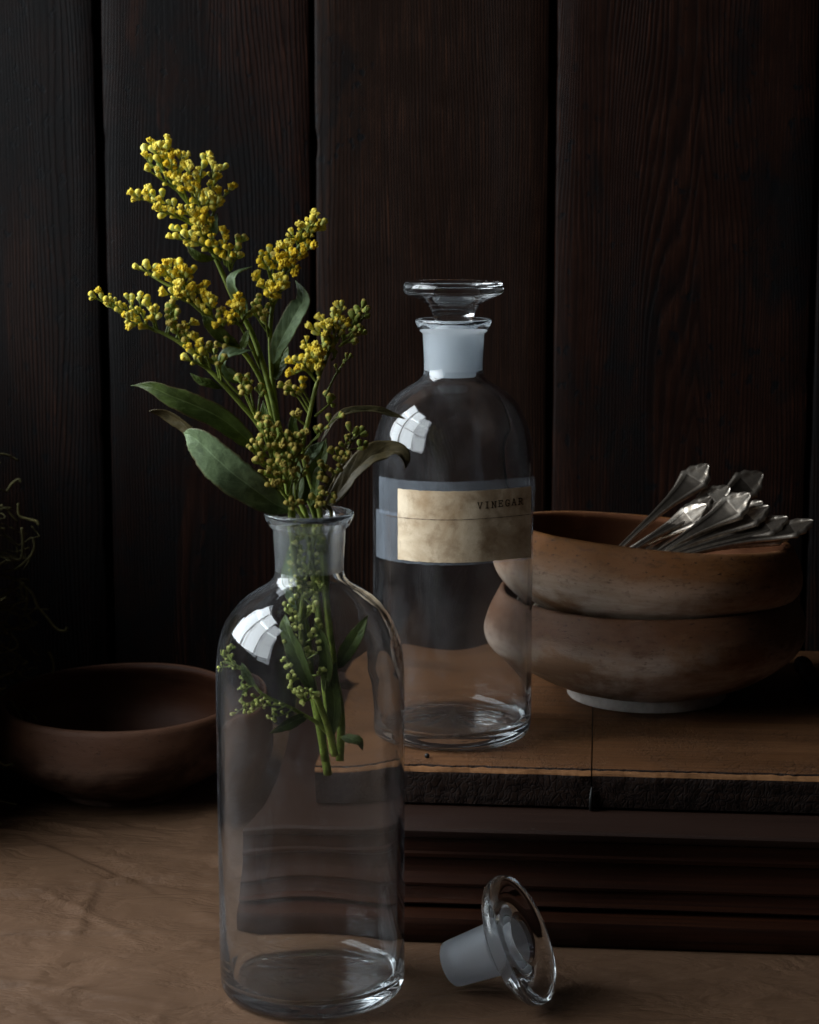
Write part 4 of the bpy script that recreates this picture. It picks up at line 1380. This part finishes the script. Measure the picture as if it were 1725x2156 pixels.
# G: right sprig
Gs = Sprig('goldenrod sprig leaning right, budding tip beside the rear bottle neck', 15)
Gs.stem([B2(1030, 1700, -0.004), B2(1010, 1300, -0.006), B2(960, 900, -0.006), B2(930, 500, -0.004), B2(900, 150, -0.003), B1(1110, 1620, -0.006), B1(1140, 1430, -0.008), B1(1172, 1290, -0.008), B1(1215, 1160, -0.006), B1(1275, 1050, -0.004), B1(1335, 965, -0.002), B1(1395, 900, 0.0)], 0.0018, 0.0006, 80)
for zs, d, kw in [
    ([(1340, 1000), (1380, 930), (1405, 890)], 0.002, dict(openf=0.0, pal='dry')),
    ([(1350, 1000), (1400, 950), (1425, 910)], 0.005, dict(openf=0.1, pal='dry')),
    ([(1330, 1030), (1360, 1000), (1370, 970)], -0.004, dict(openf=0.1, pal='dry')),
    ([(1280, 1060), (1290, 970), (1300, 885)], -0.002, dict(openf=0.2, start=0.45)),
    ([(1270, 1060), (1260, 980), (1265, 930)], -0.006, dict(openf=0.5)),
    ([(1250, 1070), (1230, 990), (1215, 950)], -0.008, dict(openf=0.5)),
    ([(1240, 1070), (1190, 1010), (1165, 1000)], -0.006, dict(openf=0.3)),
    ([(1250, 1060), (1230, 1010), (1230, 980)], -0.012, dict(openf=0.6)),
    ([(1270, 1070), (1290, 1000), (1320, 970)], -0.004, dict(openf=0.3, pal='gold')),
    ([(1210, 1180), (1150, 1110), (1120, 1075)], -0.008, dict(openf=0.2)),
    ([(1215, 1170), (1200, 1100), (1215, 1050)], -0.010, dict(openf=0.4)),
    ([(1210, 1180), (1180, 1110), (1175, 1090)], -0.013, dict(openf=0.5)),
    ([(1220, 1170), (1240, 1090), (1245, 1060)], -0.006, dict(openf=0.3, pal='gold')),
    ([(1180, 1260), (1110, 1180), (1050, 1160)], -0.009, dict(openf=0.2, pal='gold')),
    ([(1180, 1260), (1120, 1200), (1070, 1215)], -0.012, dict(openf=0.2, pal='gold')),
    ([(1190, 1240), (1160, 1150), (1140, 1120)], -0.013, dict(openf=0.2)),
    ([(1190, 1240), (1190, 1170), (1185, 1140)], -0.014, dict(openf=0.3)),
    ([(1180, 1260), (1130, 1190), (1105, 1160)], -0.016, dict(openf=0.2)),
    ([(1300, 1070), (1360, 1030), (1400, 1020)], 0.003, dict(openf=0.2, pal='dry')),
    ([(1290, 1080), (1330, 1060), (1360, 1060)], -0.003, dict(openf=0.2, pal='dry')),
    ([(1250, 1150), (1270, 1130), (1265, 1110)], -0.006, dict(openf=0.2, pal='dry')),
    ([(1140, 1420), (1080, 1330), (1015, 1285)], -0.008, dict(openf=0.1, pal='dry', start=0.5)),
    ([(1145, 1400), (1090, 1310), (1050, 1300)], -0.011, dict(openf=0.2, pal='dry', start=0.5)),
    ([(1150, 1370), (1110, 1300), (1105, 1270)], -0.013, dict(openf=0.3, pal='gold', start=0.5)),
    ([(1170, 1320), (1180, 1260), (1190, 1200)], -0.012, dict(openf=0.1, pal='fresh', start=0.5)),
    ([(1220, 1330), (1280, 1210), (1340, 1135)], 0.0, dict(openf=0.0, pal='dry', start=0.5, size=0.75)),
    ([(1120, 1600), (1180, 1530), (1240, 1470), (1285, 1430)], -0.010, dict(openf=0.1, pal='dry', start=0.4, spacing=0.004)),
    ([(1150, 1560), (1190, 1530), (1195, 1505)], -0.013, dict(openf=0.2, pal='dry', start=0.7)),
    ([(1130, 1480), (1090, 1450), (1078, 1440)], -0.010, dict(openf=0.3, pal='dry', start=0.7)),
    ([(1170, 1430), (1240, 1370), (1250, 1355)], 0.003, dict(openf=0.2, pal='dry', start=0.6)),
]:
    br(Gs, zs, -0.007, d, **kw)
Gs.leaf([B1(1125, 1660, -0.010), B1(1160, 1610, -0.013), B1(1215, 1555, -0.013)], 0.0062, LEAF_PALE, 0.3)
Gs.leaf([B1(1200, 1560, 0.002), B1(1270, 1450, 0.010), B1(1350, 1405, 0.014), B1(1470, 1402, 0.018), B1(1560, 1425, 0.019), B1(1618, 1441, 0.018)], 0.0062, LEAF_DRY, 1.0, 0.3, 0.08, 0.0, 0.5, 'thin dry leaf reaching over the rear bottle shoulder')
Gs.leaf([B1(1130, 1180, 0.0), B1(1090, 1140, 0.003), B1(1060, 1140, 0.004)], 0.0050, LEAF_PALE, 0.4)
Gs.finish()

# H: low centre sprig
Hs = Sprig('short goldenrod sprig of closed buds low in the centre', 16, STEM)
Hs.stem([B2(1000, 1500, -0.012), B2(900, 900, -0.012), B2(840, 500, -0.010), B2(780, 200, -0.009), B1(1000, 1800, -0.012), B1(955, 1650, -0.016), B1(920, 1540, -0.018), B1(895, 1460, -0.018)], 0.0014, 0.0005, 50)
for zs, d, kw in [
    ([(910, 1530), (895, 1480), (890, 1445)], -0.020, {}),
    ([(940, 1610), (935, 1540), (930, 1490)], -0.022, {}),
    ([(950, 1640), (960, 1570), (960, 1520)], -0.018, {}),
    ([(930, 1600), (900, 1570), (885, 1565)], -0.022, {}),
    ([(950, 1680), (890, 1640), (860, 1610)], -0.021, {}),
    ([(960, 1700), (910, 1680), (890, 1665)], -0.024, {}),
    ([(980, 1760), (930, 1730), (915, 1725)], -0.021, {}),
    ([(990, 1800), (960, 1780), (945, 1780)], -0.022, {}),
    ([(1010, 1800), (1000, 1720), (990, 1680)], -0.024, {}),
    ([(1030, 1820), (1030, 1760), (1040, 1720)], -0.022, {}),
    ([(1040, 1900), (1040, 1880), (1045, 1865)], -0.024, dict(start=0.0)),
    ([(1060, 1900), (1070, 1880), (1080, 1870)], -0.022, dict(start=0.0)),
    ([(1040, 1820), (1060, 1740), (1050, 1700)], -0.020, {}),
]:
    br(Hs, zs, -0.017, d, **dict(dict(openf=0.05, pal='dry', start=0.45), **kw))
Hs.stem([B1(1075, 1860, -0.010), B1(1060, 1640, -0.014), B1(1000, 1510, -0.016)], 0.0010, 0.0005)
for zs, d in [([(1010, 1530), (995, 1500), (990, 1485)], -0.018), ([(1040, 1600), (1030, 1550), (1030, 1530)], -0.020), ([(1050, 1620), (1065, 1570), (1070, 1545)], -0.018), ([(1060, 1650), (1090, 1570), (1100, 1540)], -0.016), ([(1050, 1640), (1015, 1590), (1010, 1570)], -0.021), ([(1065, 1680), (1060, 1640), (1065, 1620)], -0.021)]:
    br(Hs, zs, -0.015, d, openf=0.1, pal='dry', start=0.4)
for zs, d in [([(1000, 1790), (960, 1720), (950, 1690)], -0.020), ([(985, 1740), (975, 1660), (985, 1610)], -0.019), ([(960, 1660), (920, 1620), (905, 1590)], -0.023), ([(945, 1600), (965, 1560), (985, 1540)], -0.014), ([(1020, 1830), (985, 1780), (975, 1740)], -0.022), ([(930, 1560), (915, 1510), (925, 1470)], -0.015), ([(1060, 1700), (1085, 1640), (1085, 1600)], -0.018), ([(1070, 1760), (1050, 1690), (1035, 1640)], -0.020), ([(1075, 1800), (1100, 1720), (1120, 1680)], -0.016)]:
    br(Hs, zs, -0.016, d, openf=0.1, pal='dry', start=0.4)
Hs.leaf([B1(1080, 1880, -0.002), B1(1090, 1760, 0.004), B1(1060, 1640, 0.008), B1(1050, 1540, 0.010)], 0.0075, LEAF, 0.4)
Hs.leaf([B1(1060, 1890, 0.000), B1(1020, 1760, 0.006), B1(985, 1640, 0.008), B1(975, 1520, 0.008)], 0.0080, LEAF, -0.3)
Hs.leaf([B1(1110, 1870, 0.000), B1(1150, 1750, 0.006), B1(1200, 1640, 0.010), B1(1225, 1540, 0.012)], 0.0085, LEAF, 0.2)
Hs.leaf([B1(1000, 1600, 0.008), B1(960, 1500, 0.004), B1(920, 1420, 0.002), B1(910, 1350, 0.002)], 0.0060, LEAF, 0.5)
Hs.leaf([B1(1120, 1620, 0.000), B1(1075, 1540, 0.004), B1(1060, 1460, 0.004), B1(1085, 1390, 0.003)], 0.0055, LEAF, 0.3)
Hs.leaf([B1(1150, 1880, -0.004), B1(1170, 1800, -0.006), B1(1180, 1720, -0.006), B1(1215, 1660, -0.004)], 0.0055, LEAF, 0.6)
Hs.leaf([B1(1040, 1905, -0.008), B1(960, 1865, -0.014), B1(860, 1795, -0.022), B1(760, 1720, -0.026), B1(670, 1640, -0.026), B1(600, 1570, -0.023), B1(550, 1530, -0.020), B1(512, 1512, -0.016)], 0.0190, LEAF_PALE, 0.12, 0.22, 0.07, 0.25, 0.46, 'broad pale green leaf hanging out to the left over the rim')
Hs.leaf([B1(760, 1700, -0.016), B1(640, 1600, -0.017), B1(560, 1520, -0.016), B1(500, 1460, -0.014), B1(430, 1420, -0.012), B1(380, 1402, -0.012), B1(338, 1404, -0.013)], 0.0078, LEAF_DRY, 0.5, 0.35, 0.1, 0.5, 0.5, 'narrow dark leaf with a curled pale tip behind the broad one')
Hs.finish()

# K: dull sprig on the right
Ks = Sprig('dull brownish goldenrod sprig low on the right, in front of the labelled bottle', 17, STEM_DIM)
Ks.stem([B2(1020, 1350, 0.0), B2(960, 800, 0.0), B2(960, 400, -0.002), B2(985, 150, -0.004), B1(1200, 1850, -0.006), B1(1255, 1740, -0.006), B1(1320, 1620, -0.004), B1(1365, 1530, -0.002)], 0.0014, 0.0005, 50)
for zs, d in [([(1345, 1570), (1350, 1530), (1345, 1510)], -0.004), ([(1350, 1560), (1385, 1530), (1395, 1515)], 0.0), ([(1330, 1610), (1320, 1580), (1325, 1560)], -0.008), ([(1340, 1600), (1390, 1590), (1410, 1580)], 0.0), ([(1300, 1660), (1270, 1630), (1260, 1615)], -0.008), ([(1310, 1660), (1320, 1640), (1330, 1630)], -0.010), ([(1280, 1700), (1290, 1680), (1290, 1660)], -0.010), ([(1250, 1750), (1220, 1720), (1210, 1700)], -0.009), ([(1250, 1760), (1260, 1730), (1270, 1720)], -0.011), ([(1240, 1780), (1215, 1760), (1205, 1750)], -0.011), ([(1210, 1880), (1195, 1860), (1185, 1855)], -0.012), ([(1215, 1860), (1210, 1835), (1210, 1825)], -0.013), ([(1230, 1880), (1250, 1850), (1260, 1845)], -0.010), ([(1220, 1895), (1205, 1885), (1200, 1880)], -0.014)]:
    br(Ks, zs, -0.005, d, openf=0.05, pal='dry', start=0.35)
Ks.leaf([B1(1210, 1900, 0.002), B1(1290, 1810, 0.006), B1(1360, 1710, 0.010), B1(1450, 1630, 0.014), B1(1530, 1605, 0.016), B1(1590, 1610, 0.014), B1(1620, 1650, 0.010), B1(1622, 1695, 0.008)], 0.0125, LEAF_DRY, 0.5, 0.3, 0.08, 0.4, 0.45, 'dark drooping leaf in front of the labelled bottle')
Ks.leaf([B1(1230, 1890, 0.004), B1(1290, 1800, 0.012), B1(1330, 1700, 0.018), B1(1350, 1600, 0.02)], 0.0100, LEAF_DRY, 0.2)
Ks.finish()

# N: sprig hanging inside the bottle
Ns = Sprig('green budding goldenrod sprig spreading left inside the open bottle', 18, STEM)
Ns.stem([B2(1000, 1800, -0.004), B2(900, 1690, -0.008), B2(800, 1630, -0.012), B2(660, 1560, -0.018), B2(500, 1490, -0.022), B2(430, 1420, -0.022), B2(370, 1320, -0.020), B2(300, 1270, -0.018), B2(205, 1245, -0.012)], 0.0012, 0.0006, 50)


def br2(S, zs, d0, d1, **kw):
    n = len(zs)
    S.branch([B2(x, y, d0 + (d1 - d0) * i / (n - 1)) for i, (x, y) in enumerate(zs)], **kw)


for zs, d in [([(480, 1490), (400, 1540), (310, 1610)], -0.024), ([(520, 1500), (440, 1560), (380, 1590)], -0.026), ([(560, 1520), (480, 1560), (420, 1600)], -0.020), ([(420, 1410), (350, 1460), (340, 1500)], -0.024), ([(380, 1340), (330, 1400), (345, 1450)], -0.020), ([(660, 1560), (580, 1600), (540, 1640)], -0.022), ([(700, 1590), (650, 1620), (560, 1650)], -0.024), ([(640, 1550), (560, 1560), (480, 1560)], -0.026), ([(340, 1300), (260, 1280), (190, 1290)], -0.016), ([(320, 1280), (240, 1230), (210, 1190)], -0.014), ([(300, 1270), (250, 1200), (260, 1150)], -0.012)]:
    br2(Ns, zs, -0.021, d, openf=0.0, pal='green', start=0.2, spacing=0.0022, spread=0.0012, size=0.62, r0=0.0005)
Ns.leaf([B2(820, 1640, -0.010), B2(740, 1660, -0.016), B2(640, 1710, -0.020), B2(530, 1765, -0.022)], 0.0062, LEAF, 0.3)
Ns.leaf([B2(420, 1420, -0.022), B2(370, 1330, -0.024), B2(340, 1250, -0.022)], 0.0050, LEAF, 0.3)
Ns.finish()

# P: sprig packed in the neck and belly of the bottle
Ps = Sprig('goldenrod sprig packed upright inside the neck of the open bottle', 19, STEM)
Ps.stem([B2(1010, 1920, -0.006), B2(960, 1700, -0.010), B2(880, 1480, -0.016), B2(800, 1250, -0.018), B2(760, 1000, -0.016), B2(790, 700, -0.009), B2(840, 450, -0.008), B2(860, 250, -0.008)], 0.0019, 0.0007, 60)
for zs, d in [([(790, 1230), (770, 1180), (765, 1140)], -0.022), ([(800, 1240), (810, 1200), (825, 1180)], -0.022), ([(800, 1270), (800, 1240), (795, 1230)], -0.024), ([(780, 1200), (720, 1190), (715, 1165)], -0.022), ([(800, 1280), (690, 1260), (655, 1235)], -0.024), ([(800, 1300), (720, 1290), (680, 1270)], -0.026), ([(820, 1340), (730, 1370), (690, 1355)], -0.026), ([(840, 1400), (760, 1460), (690, 1440)], -0.026), ([(850, 1420), (790, 1490), (740, 1470)], -0.027), ([(870, 1460), (820, 1520), (780, 1505)], -0.026), ([(850, 1380), (830, 1440), (850, 1490)], -0.026), ([(840, 1350), (900, 1340), (920, 1320)], -0.022), ([(770, 1050), (740, 980), (735, 950)], -0.020), ([(770, 1000), (700, 1010), (740, 1010)], -0.022),
              ([(790, 760), (820, 780), (830, 760)], -0.013), ([(790, 800), (850, 850), (855, 830)], -0.014), ([(790, 720), (780, 660), (770, 620)], -0.011), ([(800, 650), (810, 600), (800, 570)], -0.011), ([(820, 560), (790, 520), (770, 460)], -0.0105), ([(830, 500), (840, 480), (845, 460)], -0.0105), ([(840, 450), (820, 420), (800, 430)], -0.0105), ([(850, 400), (860, 340), (830, 320)], -0.0105), ([(855, 330), (850, 310), (855, 290)], -0.0105), ([(830, 520), (800, 560), (770, 540)], -0.011), ([(800, 640), (760, 640), (755, 610)], -0.011), ([(790, 700), (840, 690), (860, 670)], -0.0115)]:
    br2(Ps, zs, -0.012, d, openf=0.05, pal='green', start=0.5, spacing=0.0026, spread=0.0014, size=0.8)
for zs, d in [([(770, 900), (720, 800), (700, 720)], -0.012), ([(760, 860), (770, 780), (750, 700)], -0.013), ([(780, 720), (720, 640), (700, 560)], -0.009), ([(800, 640), (730, 540), (705, 450)], -0.008), ([(820, 600), (860, 520), (880, 430)], -0.009), ([(840, 500), (900, 420), (905, 330)], -0.008), ([(820, 560), (760, 470), (740, 370)], -0.009), ([(850, 380), (790, 330), (760, 280)], -0.008), ([(850, 360), (880, 300), (900, 250)], -0.007), ([(790, 760), (850, 700), (880, 620)], -0.010), ([(780, 820), (850, 770), (900, 720)], -0.012), ([(760, 960), (830, 900), (860, 860)], -0.017), ([(760, 980), (690, 900), (660, 860)], -0.017), ([(780, 1120), (860, 1060), (900, 1000)], -0.020), ([(800, 1230), (880, 1180), (900, 1120)], -0.021), ([(780, 1100), (700, 1080), (660, 1100)], -0.022)]:
    br2(Ps, zs, -0.010, d, openf=0.1, pal='green', start=0.35, spacing=0.0024, spread=0.0013, size=0.85)
Ps.leaf([B2(1040, 1300, -0.004), B2(1100, 1170, -0.012), B2(1170, 1050, -0.016), B2(1242, 915, -0.016)], 0.0085, LEAF, 0.3, 0.25, 0.06)
Ps.leaf([B2(1060, 1780, 0.0), B2(1120, 1800, -0.006), B2(1180, 1820, -0.008), B2(1208, 1885, -0.008)], 0.0055, LEAF, 0.6, 0.3)
Ps.leaf([B2(880, 1500, -0.014), B2(800, 1330, -0.024), B2(720, 1150, -0.026), B2(660, 1000, -0.022), B2(650, 900, -0.016)], 0.0100, LEAF, 0.5, 0.3)
Ps.leaf([B2(940, 1450, -0.010), B2(960, 1300, -0.018), B2(930, 1100, -0.02), B2(860, 960, -0.016)], 0.0090, LEAF, 0.7, 0.3)
Ps.leaf([B2(980, 1800, -0.006), B2(1010, 1600, -0.012), B2(1000, 1400, -0.016), B2(1020, 1250, -0.014)], 0.0075, LEAF, 0.2, 0.3)
Ps.leaf([B2(740, 880, -0.012), B2(690, 780, -0.010), B2(680, 600, -0.0085), B2(710, 420, -0.0075), B2(720, 320, -0.007)], 0.0065, LEAF_PALE, 0.5, 0.3)
Ps.finish()

# ------------------------------------------------------------------ dry moss at the left edge
moss = empty('dried_moss', (-0.36, 1.47, 0.0), 'tangled clump of dry moss at the left edge behind the dark bowl', 'moss')
mr = random.Random(5)
core = MB()  # bulk swollen out of frame, added to shade the bowl and lower wall
core.lathe([(0, 0.0), (0.9, 0.002), (1.0, 0.05), (0.95, 0.14), (0.90, 0.22), (0.70, 0.29), (0.35, 0.33), (0, 0.345)], 48)
for p in core.v:
    n3 = 1 + noise.noise(p * 4) * 0.16 + noise.noise(Vector((p.x * 12, p.y * 12, p.z * 60))) * 0.10
    lean = max(0.0, p.z - 0.20) * 0.5
    p.x = p.x * 0.078 * n3 - 0.014 - lean
    p.y = p.y * 0.165 * n3 - 0.075
    p.y = min(p.y, 0.105)
core.build('moss_shade_core', MOSS, moss)
tang = MB()
for k in range(560):
    a = mr.uniform(0, 6.28)
    z = mr.uniform(0.01, 0.25)
    k1 = mr.uniform(0.85, 1.0)
    p = Vector((0.085 * k1 * math.cos(a) - 0.014 - max(0, z - 0.2) * 0.5, 0.165 * k1 * math.sin(a) - 0.075, z))
    d = Vector((math.cos(a), math.sin(a), mr.uniform(-0.5, 0.6))).normalized()
    pts = [p.copy()]
    for s in range(mr.randint(6, 13)):
        d = (d + Vector((mr.uniform(-0.7, 0.7), mr.uniform(-0.7, 0.7), mr.uniform(-0.75, 0.55)))).normalized()
        p = p + d * mr.uniform(0.003, 0.006)
        if p.x > 0.105 - p.z * 0.15 or p.y > 0.085:
            d = Vector((-1, -0.6, 0)).normalized()
            p.y = min(p.y, 0.105)
        p.z = max(0.003, p.z)
        pts.append(p.copy())
    tang.tube(spline(pts, len(pts) * 3), mr.uniform(0.0004, 0.0009), 5)
tag(tang.build('tangled_strands', MOSS, moss), kind='stuff')
MZ = lambda x, y, Y: at((x * 300 / 808) * 0.69, (1350 + y * 800 / 2156) * 0.69, Y) - Vector((-0.36, 1.47, 0))
for zs in ([(0, 1090), (120, 1120), (210, 1190), (270, 1250), (310, 1350), (380, 1430), (450, 1520), (500, 1550), (545, 1545), (550, 1520)],
           [(215, 1190), (225, 1290), (215, 1350), (205, 1400), (250, 1460), (260, 1500), (190, 1535), (90, 1530)],
           [(300, 1360), (260, 1390), (220, 1420)],
           [(150, 500), (160, 600), (230, 630), (300, 650), (320, 680)],
           [(270, 780), (285, 860), (240, 950), (130, 1040), (20, 1060)],
           [(0, 930), (80, 950), (170, 960), (190, 840), (180, 700)],
           [(60, 400), (100, 340), (150, 305), (175, 325)],
           [(400, 1720), (430, 1780), (440, 1850), (430, 1900)]):
    t = MB()
    t.tube(spline([MZ(x, y, 1.445) for x, y in zs], 30), 0.0011, 6)
    t.build('loose_strand', MOSS, moss)

# ------------------------------------------------------------------ small things
bead = MB().lathe([(0, 0), (0.0008, 0.0001), (0.0013, 0.0006), (0.0015, 0.0014), (0.0014, 0.0022), (0.0009, 0.0027), (0.0005, 0.0029), (0, 0.0028)], 16)
bead = bead.build('peppercorn', simple_mat('black_seed', (0.012, 0.012, 0.013), 0.4))
bead.location = (0.0105, 1.1955, TOP_Z)
tag(bead, 'tiny black seed on the box edge below the labelled bottle', 'seed')

tw = MB()
P = spline([at(1688, 1412, 1.40), at(1702, 1450, 1.375), at(1722, 1490, 1.345), at(1745, 1530, 1.32)], 24)
tw.tube([Vector((p.x, p.y, TOP_Z + 0.007 + 0.003 * (1 - i / 23))) for i, p in enumerate(P)], [0.0058 + 0.0007 * math.sin(i * 0.9) for i in range(24)], 12)
tw = tw.build('dark_stick', board_mat('dark_stick_wood', 31, (0.020, 0.011, 0.008), (0.045, 0.022, 0.012), (0.012, 0.008, 0.006), 1))
tag(tw, 'dark stick lying on the box at the right edge', 'stick')
